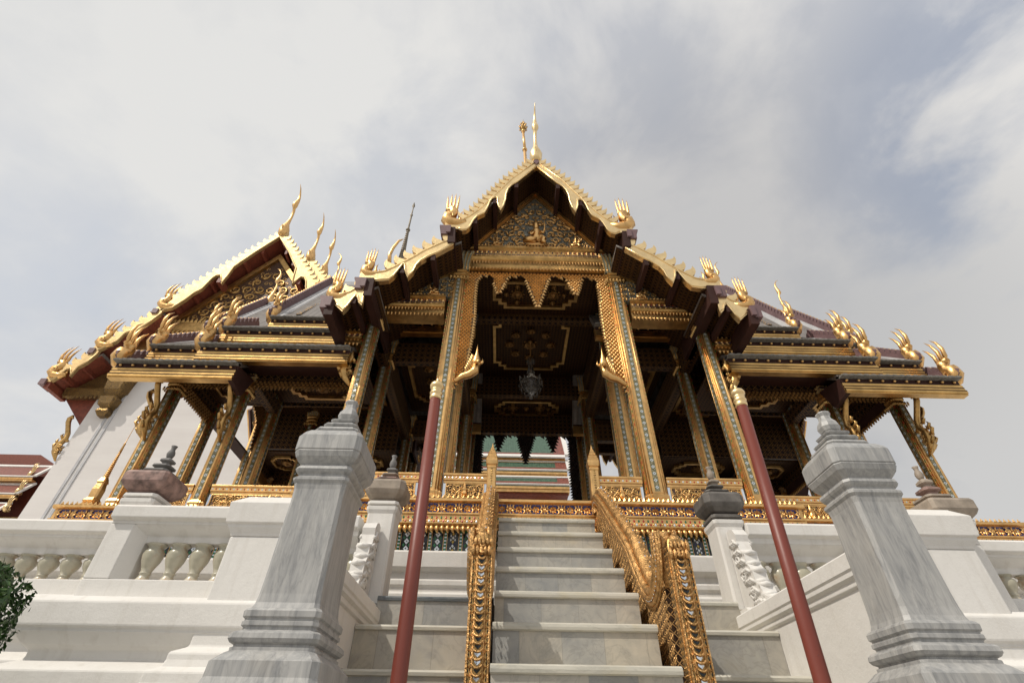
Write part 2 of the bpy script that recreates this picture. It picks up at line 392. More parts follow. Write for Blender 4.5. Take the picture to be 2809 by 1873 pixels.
def balustrade(x0, x1, y, frame, ztop, zop0, zop1, xs, label, solid=None):
    """white wall with a moulded opening filled by ceramic balusters"""
    t = thing('balustrade_wall', label, 'balustrade', ((x0+x1)/2, y, zop0-.12), 'white balustrade walls of the terrace')
    zb = zop0-.16
    w = MB(); d = .26
    w.box(x0, x1, y, y+d, zb, zop0)                              # sill
    w.box(x0, x1, y+.002, y+d-.002, zop1, ztop-.10)              # lintel
    f0, f1 = frame
    if f0 > x0+.01: w.box(x0, f0, y+.001, y+d-.001, zop0, zop1)
    if f1 < x1-.01: w.box(f1, x1, y+.001, y+d-.001, zop0, zop1)
    # splayed reveal and inner lintel
    zi = zop1-.115
    w.prism([(y+.003, zop1), (y+.10, zi+.05), (y+.10, zi), (y+.2, zi), (y+.2, zop1)], 'yz', f0, f1)
    if f0 > x0+.01: w.prism([(f0-.001, y+.003), (f0+.08, y+.10), (f0+.08, y+.2), (f0-.001, y+.2)], 'xy', zop0+.001, zop1-.001)
    if f1 < x1-.01: w.prism([(f1+.001, y+.003), (f1-.08, y+.10), (f1-.08, y+.2), (f1+.001, y+.2)], 'xy', zop0+.001, zop1-.001)
    build(w, 'wall', 'plaster', t, .008)
    c = MB(); c.prism([(y-.045, ztop-.10), (y-.05, ztop-.02), (y-.03, ztop), (y+d+.03, ztop), (y+d+.05, ztop-.02), (y+d+.045, ztop-.10), (y+d-.01, ztop-.12), (y+.01, ztop-.12)], 'yz', x0, x1)
    build(c, 'coping', 'plaster', t, .006)
    H = zi-zop0-.002; first = None
    for i, x in enumerate(xs):
        if first is None:
            b = MB(); q = H
            pr = [(.052, 0), (.052, .03*q), (.045, .06*q), (.032, .16*q), (.030, .2*q), (.036, .225*q), (.036, .25*q), (.030, .28*q), (.038, .38*q), (.056, .55*q), (.063, .70*q), (.060, .79*q), (.048, .84*q), (.05, .86*q), (.044, .88*q), (.05, .93*q), (.058, .96*q), (.058, q)]
            b.lathe([(r*1.2, z) for r, z in pr], n=16)
            first = build(b, 'baluster', 'ceramic', t, local=True); first.location = (x-(x0+x1)/2, .13, .12); ob = first
        else:
            ob = first.copy(); COL.objects.link(ob); ob.location = (x-(x0+x1)/2, .13, .12)
    return t
balustrade(-3.52, -2.42, 4.0, (-3.33, -2.40), 3.13, 2.585, 2.99, [-3.16+.185*i for i in range(5)], 'white wall with five ceramic balusters in a recessed opening, under the red stone cap left of the stairs')
balustrade(2.40, 3.40, 4.0, (2.42, 3.25), 3.13, 2.46, 2.95, [2.5+.185*i for i in range(4)], 'white wall corner with framed opening, behind the right marble gatepost', )
balustrade(-2.42, -1.60, 4.14, (-2.42, -1.60), 3.13, 2.56, 2.97, [-2.3+.17*i for i in range(5)], 'short white balustrade between the left gatepost and the left stair newel post')
balustrade(1.60, 2.40, 4.14, (1.60, 2.40), 3.13, 2.56, 2.97, [1.68+.17*i for i in range(5)], 'short white balustrade seen behind the right red pole')
balustrade(-9.5, -3.45, 4.42, (-9.5, -3.45), 3.15, 2.68, 3.01, [-3.72-.19*i for i in range(26)], 'long white balustrade running off to the left edge behind the green shrub')
balustrade(3.35, 9.0, 4.50, (3.35, 9.0), 3.15, 2.68, 3.01, [3.62+.2*i for i in range(24)], 'long white balustrade running off to the right edge of the terrace')

def pier(x0, x1, yf, label):
    t = thing('wall_pier', label, 'pier', ((x0+x1)/2, yf+.2, 0), 'white wall piers')
    cx, h = (x0+x1)/2, (x1-x0)/2; cy = yf+h
    b = MB()
    b.loft([[(cx+a*(h+e), cy+c*(h+e), z) for a, c in ((-1, -1), (1, -1), (1, 1), (-1, 1))] for e, z in
            ((.14, 0), (.14, 1.75), (.17, 1.78), (.17, 1.84), (.12, 1.88), (.10, 1.93), (.10, 1.99), (.04, 2.02), (.03, 2.06), (.03, 2.10), (-.045, 2.14), (-.05, 2.86))])
    build(b, 'shaft', 'plaster', t, .012)
    b = MB()
    b.loft([[(cx+a*(h+e), cy+c*(h+e), z) for a, c in ((-1, -1), (1, -1), (1, 1), (-1, 1))] for e, z in
            ((-.05, 2.86), (-.045, 2.88), (-.02, 2.92), (-.02, 2.94), (.0, 2.95), (.01, 3.10), (-.07, 3.17), (-.07, 3.175))])
    build(b, 'cap', 'plaster', t, .012)
pier(-2.52, -1.93, 3.80, 'square white pier with moulded cap, behind the left marble gatepost')
pier(2.62, 3.24, 3.80, 'square white pier with chipped moulded cap, right of the right marble gatepost')

# stringer walls beside the stairs
def stringer(s):
    t = thing('stair_parapet',               ('cream parapet wall with grey moulded coping, right of the right red pole' if s > 0 else 'white parapet wall with moulded coping, between left gatepost and the side steps'), 'wall', (s*1.45, 3.2, 0), 'parapets flanking the stairs')
    b = MB(); b.box(s*1.32, s*1.41, 2.30, 4.0, 0, 2.25); build(b, 'wall', 'plaster', t)
    b = MB(); x = 1.30
    pts = [(x+.03, 2.22), (x+.02, 2.25), (x+.005, 2.26), (x+.005, 2.285), (x-.012, 2.30), (x-.012, 2.32), (x-.02, 2.33), (x-.02, 2.395), (x-.01, 2.405), (x+.105, 2.405), (x+.12, 2.39), (x+.12, 2.33), (x+.105, 2.25)]
    b.prism([(s*p, q) for p, q in pts], 'xz', 2.29, 4.13); build(b, 'coping', 'plaster', t, .004)
both(stringer)

# ------------------------------------------------------------------ marble stairs
st = thing('main_stairs', 'pale marble staircase climbing between the golden naga rails to the pavilion', 'stairs', (0, 3.4, 0))
b = MB(); nz = MB(); run, rise = .322, .2374
for k in range(-7, 7):
    y = 2.81+run*k; z = 1.95+rise*k
    z0 = max(z-rise, 0) if k > -7 else 0
    if k == 6: b.box(-.458, .458, y+.02, 5.0, z-rise, z-.04)
    else: b.box(-.458, .458, y+.02, y+run+.02, z0, z-.04)
    if k <= 5: b.box(-.45, .45, y+run+.02, 5.0, z0, z-.045)
    rr = .022; yn = y
    nz.prism([(yn+.42, z), (yn+rr*.6, z), (yn+rr*.1, z-.008), (yn, z-rr), (yn+rr*.1, z-.036), (yn+rr*.5, z-.042), (yn+.05, z-.0415), (yn+.42, z-.0415)], 'yz', -.462, .462)
build(b, 'riser', 'marble_step', st); build(nz, 'tread', 'marble_nose', st, .003)
ss = thing('side_steps', 'wide grey marble steps running behind and beside the golden handrails', 'steps', (0, 3.6, 0))
b = MB(); nz = MB(); dk = MB()
lv = [(3.98, 2.50), (3.50, 2.23), (3.22, 1.965), (2.92, 1.70), (2.62, 1.43), (2.32, 1.16), (2.02, .89), (1.72, .62), (1.42, .35)]
for i, (y, z) in enumerate(lv):
    yb = 5.0 if i == 0 else 4.3
    for s in (-1, 1):
        x0, x1 = sorted((s*.47, s*1.318))
        b.box(x0, x1, y+.015, yb, 0 if i == len(lv)-1 else z-.275, z-.03)
        tgt = dk if (i == 0 and s < 0) else nz
        tgt.prism([(yb-.01, z), (y+.01, z), (y, z-.012), (y+.003, z-.03), (y+.03, z-.031), (yb-.01, z-.0305)], 'yz', x0+.001, x1-.002)
build(b, 'riser', 'marble_side', ss); build(nz, 'tread', 'marble_nose', ss, .003); build(dk, 'dark_landing_edge', 'marble_dark', ss, label='dark grey marble landing edge')

# ------------------------------------------------------------------ marble gateposts
def gatepost(s, label):
    cx, cy = (-1.185, 2.13) if s < 0 else (1.18, 2.12)
    t = thing('marble_gatepost', label, 'gatepost', (cx, cy, 0), 'marble gateposts')
    dep = .03 if s < 0 else .0
    b = MB()
    b.sq([(.26, 0), (.26, 1.30, ), (.25, 1.34), (.215, 1.42), (.215, 1.70), (.205, 1.72), (.195, 1.76), (.185, 1.79), (.183, 1.835), (.155, 1.862), (.145, 1.868), (.145, 1.878), (.138, 1.88)], cx, cy, .12, 0, dep)
    b.sq([(.138, 1.88), (.138, 1.886), (.150, 1.892), (.157, 1.903), (.155, 1.918), (.146, 1.925), (.135, 1.928), (.128, 1.932), (.128, 1.94), (.135, 1.945), (.135, 1.957), (.130, 1.96), (.130, 1.966), (.137, 1.972), (.138, 1.99), (.132, 1.998), (.122, 2.003)], cx, cy, .12, 0, dep)
    build(b, 'pedestal', 'marble_post', t)
    b = MB(); b.sq([(.122, 2.003), (.1165, 2.02), (.113, 2.05), (.111, 2.10), (.108, 2.25), (.105, 2.40), (.106, 2.45), (.110, 2.475), (.118, 2.487), (.118, 2.497), (.112, 2.502)], cx, cy, .13, 0, dep)
    build(b, 'shaft', 'marble_post', t)
    b = MB(); b.sq([(.112, 2.502), (.106, 2.507), (.106, 2.515), (.116, 2.525), (.121, 2.535), (.118, 2.548), (.108, 2.552), (.108, 2.558), (.120, 2.572), (.132, 2.588), (.140, 2.610), (.138, 2.616), (.142, 2.620), (.142, 2.685), (.134, 2.70), (.118, 2.718), (.116, 2.72)], cx, cy, .16, 0, dep)
    build(b, 'capital', 'marble_post', t)
    b = MB(); b.X = Matrix.Translation((0, 0, 2.715)) @ Matrix.Scale(1.32 if s < 0 else 1.25, 4, (0, 0, 1)) @ Matrix.Translation((0, 0, -2.715))
    for i, (h, z0, z1) in enumerate(((.096, 2.715, 2.748), (.074, 2.748, 2.778), (.056, 2.778, 2.806))):
        b.sq([(h-.014, z0), (h-.012, z0+.008), (h, z0+.014), (h+.003, z0+.020), (h-.004, z1-.004), (h-.016, z1)], cx, cy, .2, 0, dep*(1-i*.3))
    b.sq([(.022, 2.806), (.038, 2.816), (.045, 2.832), (.040, 2.85), (.026, 2.868), (.024, 2.882), (.030, 2.895), (.028, 2.90), (.004, 2.902)], cx, cy, .45)
    build(b, 'finial', 'marble_post', t)
gatepost(-1, 'tall veined grey marble gatepost with stepped finial, left of the left red pole')
gatepost(1, 'tall veined grey marble gatepost with stepped finial, right of the right red pole')

# small white posts with weathered stone caps
def newel_post(cx, cy, z0, zs, h, capmat, label, tiermats, neck=None, ringp=.042):
    t = thing('capped_post', label, 'post', (cx, cy, z0), 'white posts with stone caps')
    b = MB(); b.sq([(h*1.05, z0), (h, zs-.35 if zs-z0 > .5 else z0+.01), (h, zs-.1), (h*1.0, zs-.06), (h*1.12, zs-.03), (h*1.14, zs)], cx, cy, .14)
    build(b, 'shaft', 'plaster', t, .005)
    c = MB(); H = h*1.5
    if neck: c.sq([(h*.8, zs), (h*1.15, zs+.02), (h*1.12, zs+.045), (h*.75, zs+.06)], cx, cy, .2)
    build(c, 'neck', neck or capmat, t) if neck else None
    zz = zs+(.06 if neck else 0)
    c = MB(); c.sq([(h*.80, zz), (h*1.05, zz+.012), (H*.90, zz+.045), (H*.98, zz+.07), (H, zz+.078), (H, zz+.145), (H*.93, zz+.168), (H*.75, zz+.18)], cx, cy, .12 if h > .12 else .24)
    build(c, 'cap', capmat, t)
    z = zz+.18; hh = H*.60; rp = ringp
    for i, mm in enumerate(tiermats):
        c = MB(); c.sq([(hh*.55, z), (hh*.62, z+rp*.25), (hh, z+rp*.45), (hh*.98, z+rp*.68), (hh*.5, z+rp)], cx+.006*(i-1), cy, .28)
        build(c, 'cap_ring', mm, t); z += rp; hh *= .68
    c = MB(); c.lathe([(.018, z), (.028, z+.02), (.034, z+.045), (.029, z+.068), (.018, z+.09), (.021, z+.11), (.027, z+.125), (.002, z+.126)], cx, cy, 10)
    build(c, 'bud', tiermats[-1], t)
newel_post(-1.44, 4.25, 2.40, 3.22, .115, 'tanstone', 'white post with pale pinkish stone cap and purple-brown ring, left of the left red pole', ['redstone', 'tanstone', 'granite'], 'plaster', .052)
newel_post(1.475, 4.25, 2.40, 3.16, .116, 'darkstone', 'white post with blackened dark stone cap, left of the right red pole', ['darkstone', 'darkstone', 'tanstone'], 'darkstone', .055)
newel_post(-3.42, 4.14, 3.10, 3.20, .124, 'redstone', 'low white post with blotched red stone cap and grey rings, on the left wall corner', ['granite', 'granite', 'granite'], 'plaster', .058)
newel_post(3.33, 4.14, 3.10, 3.15, .128, 'tanstone', 'rust-stained brown stone cap with stacked leaning rings, on the right wall corner', ['tanstone', 'redstone', 'tanstone'], None, .075)

# carved white guards leaning on the stair posts
def guard(s):
    t = thing('carved_guard', 'white stucco guard carved with scales and scrolls on the %s' % ('right parapet by the dark-capped post' if s > 0 else 'left parapet by the pinkish-capped post'), 'carving', (s*1.5, 3.9, 2.4), 'carved white stair guards')
    out = [(4.12, 2.41), (3.66, 2.41), (3.70, 2.47), (3.76, 2.50), (3.79, 2.57), (3.83, 2.60), (3.84, 2.68), (3.89, 2.74), (3.90, 2.82), (3.95, 2.86), (3.97, 2.93), (3.96, 2.98), (4.0, 3.03), (4.06, 3.05), (4.12, 3.04)]
    x = s*1.47; b = MB(); b.prism(out, 'yz', x-.05, x+.05)
    for sd in (-1, 1):
        for i in range(7):                                   # fanned fluting and scrolls
            y0, z0 = 3.76+.03*i, 2.47+.075*i
            for q in range(3):
                b.tube([(x+sd*.052, y0+.02+.03*q, z0-.02), (x+sd*.06, y0+.06+.03*q, z0+.01), (x+sd*.052, min(4.1, y0+.12+.03*q), z0+.0)], .012, 5)
        for c, r in (((3.9, 2.55), .05), ((3.98, 2.68), .045), ((4.02, 2.8), .04), ((4.03, 2.93), .035), ((3.78, 2.45), .03)):
            b.tube([(x+sd*.055, p, q) for p, q in spiral(c, r, 1.4, 0, sd)], .011, 5)
    for i in range(7): b.tube([(x-.05, out[2+i][0]+.02, out[2+i][1]), (x, out[2+i][0]-.012, out[2+i][1]+.005), (x+.05, out[2+i][0]+.02, out[2+i][1])], .02, 6)
    build(b, 'carving', 'plaster', t)
both(guard)

# ------------------------------------------------------------------ red poles
def pole(x0, x1, ztop, label):
    dx = (x1-x0)/(ztop); t = thing('red_pole', label, 'pole', (x0, 2.15, 0), 'red poles with gold finials')
    b = MB(); b.tube([(x0+dx*z, 2.15, z) for z in (0, 1, 2, ztop)], [.031, .031, .030, .027], 20); build(b, 'shaft', 'red_paint', t)
    b = MB(); X = x1
    pr = [(.027, -.002), (.030, .004), (.031, .014), (.027, .018), (.028, .026), (.033, .031), (.033, .037), (.026, .042), (.027, .05), (.031, .056), (.026, .060), (.028, .064), (.036, .072), (.037, .082), (.031, .095), (.018, .103), (.010, .108), (.007, .118), (.009, .122), (.004, .131), (.001, .133)]
    b.lathe([(r, ztop+z) for r, z in pr], X, 2.15, 20); build(b, 'finial', 'gold_bright', t)
pole(-.775, -.775, 3.005, 'red painted pole with gold finial, left of the golden handrails')
pole(.69, .80, 3.0, 'red painted leaning pole with gold finial, right of the golden handrails')

# ------------------------------------------------------------------ golden naga handrails
def handrail(s):
    t = thing('naga_handrail', 'gilded naga stair rail %s' % ('on the right, its curling body and lattice side facing the steps' if s > 0 else 'on the left, seen end-on with scaled tail post in front'), 'handrail', (s*.54, 3.0, 0), 'golden naga handrails')
    x = .555 if s > 0 else -.545
    # body of the naga: a fat ridged beam
    pth = [(3.075, 2.66), (3.08, 2.58), (3.11, 2.49), (3.18, 2.42), (3.29, 2.385), (3.41, 2.43), (3.55, 2.575), (3.75, 2.83), (4.05, 3.06), (4.35, 3.30), (4.6, 3.49), (4.78, 3.615), (4.88, 3.65), (4.95, 3.63), (4.99, 3.57), (4.99, 3.50)]
    def sm(p, n=3):
        for _ in range(n):
            q = [p[0]]
            for a, c in zip(p, p[1:]): q += [(.75*a[0]+.25*c[0], .75*a[1]+.25*c[1]), (.25*a[0]+.75*c[0], .25*a[1]+.75*c[1])]
            p = q+[p[-1]]
        return p
    P2 = sm(pth, 2)
    def offs(d):
        R = []
        for i, (a, c) in enumerate(P2):
            p, q = P2[max(0, i-1)], P2[min(len(P2)-1, i+1)]; tx, tz = q[0]-p[0], q[1]-p[1]; l = sqrt(tx*tx+tz*tz) or 1
            R.append((a+tz/l*(-d), c+tx/l*d))
        return R
    b = MB()
    for dx, d, r in ((0, .035, .048), (-.052, .0, .026), (.052, 0, .026), (-.060, -.038, .018), (.060, -.038, .018), (-.052, -.070, .015), (.052, -.070, .015), (0, -.03, .052), (-.045, -.09, .009), (.045, -.09, .009)):
        b.tube([(x+dx, a, c) for a, c in offs(d)], r, 8)
    # overlapping scales along the back
    O = offs(.078)
    for i in range(1, len(O)-1):
        a, c = O[i]; p, q = O[i-1], O[i+1]; T = Vector((0, q[0]-p[0], q[1]-p[1])).normalized(); N = Vector((0, -T.z, T.y))
        for dx in (-.030, -.01, .01, .030):
            for hf in (0, .5):
                pp = Vector((x+dx+(.011 if hf else 0), a, c))+T*(.5*hf*(Vector((0, q[0]-p[0], q[1]-p[1])).length*.5))-N*abs(dx)*.35
                b.stud(pp, Vector((.010, 0, 0)), T*.013, N, .007)
    build(b, 'naga_body', 'gold_rough', t)
    b = MB()
    for i in range(2, len(O)-2, 2):
        a, c = O[i]; b.box(x-.005, x+.005, a-.005, a+.005, c+.002, c+.008)
    O2 = offs(-.053)
    for i in range(1, len(O2)):
        a, c = O2[i]
        for sd in (-1, 1): b.stud((x+sd*.068, a, c), (0, .007, 0), (0, 0, .007), (sd, 0, 0), .005)
    build(b, 'mirror_inlay', 'mirror', t)
    # crest at the upper end
    b = MB()
    for i in range(7):
        a = .4+i*.33; c0 = (4.90, 3.62)
        b.tube([(x, c0[0]+.05*cos(a), c0[1]+.06*sin(a)), (x-s*.01, c0[0]+.10*cos(a-.25), c0[1]+.11*sin(a-.25)), (x, c0[0]+.12*cos(a), c0[1]+.135*sin(a))], [.02, .014, .003], 6)
    build(b, 'crest', 'gold_bright', t)
    # lattice side panel between rail and steps
    low = [(2.98+.02*i, 1.90+.737*(2.98+.02*i-2.81)) for i in range(0, 101, 10)]
    b = MB(); outl = [(p[0], p[1]-.02) for p in low]+[(a, c) for a, c in reversed([q for q in offs(-.05) if q[0] > 3.02 and q[0] < 4.97])]
    outl = [(3.06, 1.0), (3.3, 1.0)]+[(3.9, 2.55-.35), (4.98, 3.3)]+[(a, c) for a, c in reversed([q for q in offs(-.05) if 3.1 < q[0] < 4.97])]
    b.prism(outl, 'yz', x-.040, x+.040)
    build(b, 'side_panel', 'gold_net', t)
    b = MB(); us = offs(-.05)
    def top_at(y): return min((abs(a-y), c) for a, c in us)[1]
    j = 0; y = 3.06
    while y < 4.94:
        zz = 1.90+.737*(y-2.81)-.28; zt = top_at(y)-.015; k = 0
        while zz+k*.052 < zt:
            z = zz+k*.052+(.026 if j % 2 else 0)
            if z < zt:
                for sd in (-1, 1):
                    b.stud((x+sd*.040, y, z), (0, .007, 0), (0, 0, .018), (sd, 0, 0), .004)
                    b.stud((x+sd*.040, y+.010, z+.014), (0, .008, .003), (0, -.002, .006), (sd, 0, 0), .004)
            k += 1
        y += .026; j += 1
    build(b, 'lattice', 'gold_rough', t)
    # scaled tail post
    y0 = 2.90; px = .583 if s > 0 else -.528; h = .056; K = h/.075
    b = MB(); b.sq([(h, .55, .010), (h, 2.46, .010), (h*.98, 2.53, .015), (h*.8, 2.585, .02), (h*.45, 2.61, .02)], px, y0+h, .1)
    build(b, 'tail_post', 'gold_old', t)
    b = MB(); dk = MB(); mr = MB(); z = .60; i = 0
    for sd in (-1, -.52, .52, 1):
        b.box(px+sd*h*.94-.004, px+sd*h*.94+.004, y0-.008, y0+.01, .55, 2.5)
        b.box(px+sd*h*1.02-.004, px+sd*h*1.02+.004, y0+.02, y0+.036, .55, 2.5)
    while z < 2.56:
        f = 1 if z < 2.46 else .8
        # crescent scale
        arc = [(px+.034*K*f*cos(a), y0-.006-.012*sin(-a), z+.024*sin(a)) for a in [pi+pi*q/8 for q in range(9)]]
        b.tube(arc, [.003, .0045, .0055, .006, .0065, .006, .0055, .0045, .003], 6)
        tgt = mr if (i % 11 in (3, 5, 7, 8) or i % 17 == 2) else dk
        for sd in (-1, 1):
            tgt.add([(px, y0-.010, z+.012), (px+sd*.02*K, y0-.003, z+.022), (px+sd*.02*K, y0-.003, z+.002), (px, y0-.010, z-.012)], [(0, 1, 2, 3)] if sd < 0 else [(3, 2, 1, 0)])
        for sd in (-1, 1):
            b.stud((px+sd*.045*K, y0, z+.012), (.009*K, 0, 0), (0, 0, .017), (0, -1, 0), .010)
            dk.stud((px+sd*.062*K, y0-.001, z), (.007*K, 0, 0), (0, 0, .011), (0, -1, 0), .003)
            b.stud((px+sd*.060*K, y0, z+.017), (.010*K, 0, 0), (0, 0, .006), (0, -1, 0), .008)
            for yy in (.025, .056, .087):
                b.stud((px+sd*(h+.0), y0+yy, z), (0, .013, 0), (0, 0, .008), (sd, 0, 0), .006)
                dk.stud((px+sd*(h+.0), y0+yy, z+.016), (0, .008, 0), (0, 0, .009), (sd, 0, 0), .003)
        z += .034; i += 1
    for i in range(5):                                       # leafy tip
        for j in range(2):
            xx = px+(i-2)*.022+.011*j-.005; b.tube([(xx, y0-.004, 2.47+.045*j), (xx, y0-.016, 2.50+.045*j), (xx, y0-.004, 2.53+.045*j)], [.012, .012, .004], 6)
    b.tube([(px, y0+.10, 2.40), (px, y0+.09, 2.50), (px, y0+.055, 2.57), (px, y0+.02, 2.60)], [.045, .045, .04, .025], 8)
    build(b, 'scales', 'gold_rough', t); build(dk, 'dark_inlay', 'dark_glass', t); build(mr, 'mirror_chips', 'mirror', t)
both(handrail)

# ================================================================== PAVILION
pav = thing('pavilion', 'open gilded pavilion with tiered gable roofs and mosaic columns at the top of the stairs', 'pavilion', (0, 7.1, 3.12))

# ---- plinth bands: (x0,x1,y) front runs
FR = [(-2.62, 2.62, 4.99), (-5.2, -2.60, 5.36), (2.60, 5.25, 5.36)]
b = MB()
for x0, x1, y in FR: b.box(x0, x1, y+.08, 14.2-y-.08, 2.4, 3.58)
build(b, 'plinth_core', 'plaster', pav)
b = MB()
for x0, x1, y in FR:
    b.prism([(y+.08, 2.47), (y-.10, 2.47), (y-.10, 2.62), (y-.04, 2.66), (y-.04, 2.74), (y+.0, 2.76), (y+.0, 2.80), (y-.02, 2.82), (y-.02, 2.86), (y+.01, 2.88), (y+.01, 2.93), (y-.03, 2.95), (y-.05, 2.97), (y-.05, 3.10), (y-.03, 3.12), (y+.08, 3.12)], 'yz', x0-.03, x1+.03)
build(b, 'plinth_moulding', 'plaster', pav, .006)
b = MB(); mats = ['dark_glass', 'white_glass', 'green_glass', 'yellow_glass', 'blue_glass', 'gold']
for x0, x1, y in FR:
    yy = y+.05; b.box(x0, x1, yy, yy+.06, 3.12, 3.335)
    n = int((x1-x0)/.075)
    for i in range(n):
        x = x0+(i+.5)*(x1-x0)/n; k = i % 4
        if y == 4.99 and abs(x) < .45: continue
        if k == 0:
            for q in range(3):
                b.stud((x, yy-.001, 3.16+.07*q), (.026, 0, 0), (0, 0, .031), (0, -1, 0), .003, 1); b.stud((x, yy-.003, 3.16+.07*q), (.008, 0, 0), (0, 0, .009), (0, -1, 0), .002, 0)
                for sd in (-1, 1): b.stud((x+sd*.026, yy-.001, 3.195+.07*q), (.013, 0, 0), (0, 0, .02), (0, -1, 0), .003, 2)
        elif k == 2:
            for q in range(5):
                b.stud((x, yy-.001, 3.15+.04*q), (.013, 0, 0), (0, 0, .017), (0, -1, 0), .003, 1 if q % 2 else 3)
                for sd in (-1, 1): b.stud((x+sd*.02, yy-.001, 3.13+.04*q), (.008, 0, 0), (0, 0, .014), (0, -1, 0), .003, 1 if (q+i) % 3 else 4)
        else:
            for q in range(6): b.box(x-.011, x+.011, yy-.003, yy, 3.135+.033*q, 3.147+.033*q, 1); b.box(x-.011, x+.011, yy-.002, yy, 3.149+.033*q, 3.165+.033*q, 2)
            for sd in (-1, 1): b.box(x+sd*.018-.002, x+sd*.018+.002, yy-.004, yy, 3.12, 3.33, 5)
build(b, 'mosaic_band', mats, pav)
b = MB()
for x0, x1, y in FR:
    b.box(x0-.01, x1+.01, y+.005, y+.1, 3.335, 3.37)
    n = int((x1-x0)/.052)
    for i in range(n):                                        # hanging curled leaves
        x = x0+(i+.5)*(x1-x0)/n
        b.tube([(x, y+.0, 3.365), (x, y-.025, 3.34), (x, y-.03, 3.315), (x+.012, y-.012, 3.29)], [.022, .021, .016, .004], 6)
    b.prism([(y+.1, 3.37), (y-.015, 3.37), (y-.03, 3.385), (y-.03, 3.465), (y-.045, 3.475), (y-.045, 3.49), (y+.1, 3.49)], 'yz', x0-.03, x1+.03)
    b.box(x0-.03, x1+.03, y-.012, y+.1, 3.491, 3.60)
    b.prism([(y+.1, 3.60), (y-.03, 3.60), (y-.05, 3.61), (y-.05, 3.635), (y-.03, 3.645), (y+.1, 3.645)], 'yz', x0-.05, x1+.05)
    if y > 5.1 or True:
        n = int((x1-x0)/.05)
        for i in range(n):
            x = x0+(i+.5)*(x1-x0)/n
            if abs(x) < .5: continue
            b.stud((x, y-.035, 3.645), (.02, 0, 0), (0, .012, 0), (0, 0, 1), .035)
build(b, 'plinth_bands', 'gold', pav)
b = MB(); mats = ['gold', 'red_glass', 'green_glass', 'blue_glass', 'white_glass']
for x0, x1, y in FR:
    n = int((x1-x0)/.047)
    for i in range(n):
        x = x0+(i+.5)*(x1-x0)/n
        b.stud((x, y-.031, 3.44), (.012, 0, 0), (0, 0, .018), (0, -1, 0), .004, 2 if i % 2 else 1)
        b.stud((x+.023, y-.031, 3.405), (.012, 0, 0), (0, 0, .016), (0, -1, 0), .004, 1 if i % 2 else 4)
        b.stud((x, y-.031, 3.41), (.007, 0, 0), (0, 0, .010), (0, -1, 0), .006, 0)
    n = int((x1-x0)/.17)
    for i in range(n):
        x = x0+(i+.5)*(x1-x0)/n; z = 3.545; yy = y-.0125
        b.box(x-.083, x+.083, yy-.002, yy+.001, 3.497, 3.595, 3)
        for q in range(8):
            a = q*pi/4; b.stud((x+.027*cos(a), yy-.003, z+.025*sin(a)), (.021*cos(a), 0, .021*sin(a)), (-.012*sin(a), 0, .012*cos(a)), (0, -1, 0), .010, 0)
        b.stud((x, yy-.004, z), (.009, 0, 0), (0, 0, .009), (0, -1, 0), .012, 1 if i % 2 else 4)
        for sx in (-1, 1):
            for sz in (-1, 1):
                b.tube([(x+sx*.04, yy-.004, z), (x+sx*.062, yy-.009, z+sz*.016), (x+sx*.058, yy-.009, z+sz*.036), (x+sx*.042, yy-.006, z+sz*.040)], [.007, .010, .010, .006], 5, 0)
            b.stud((x+sx*.078, yy-.003, z), (.016, 0, 0), (0, 0, .036), (0, -1, 0), .01, 0)
build(b, 'frieze', mats, pav)
b = MB(); b.box(-2.6, 2.6, 5.0, 9.2, 3.585, 3.625); b.box(-5.2, -2.6, 5.4, 8.8, 3.585, 3.62); b.box(2.6, 5.25, 5.4, 8.8, 3.585, 3.62)
build(b, 'floor', 'floor_red', pav)

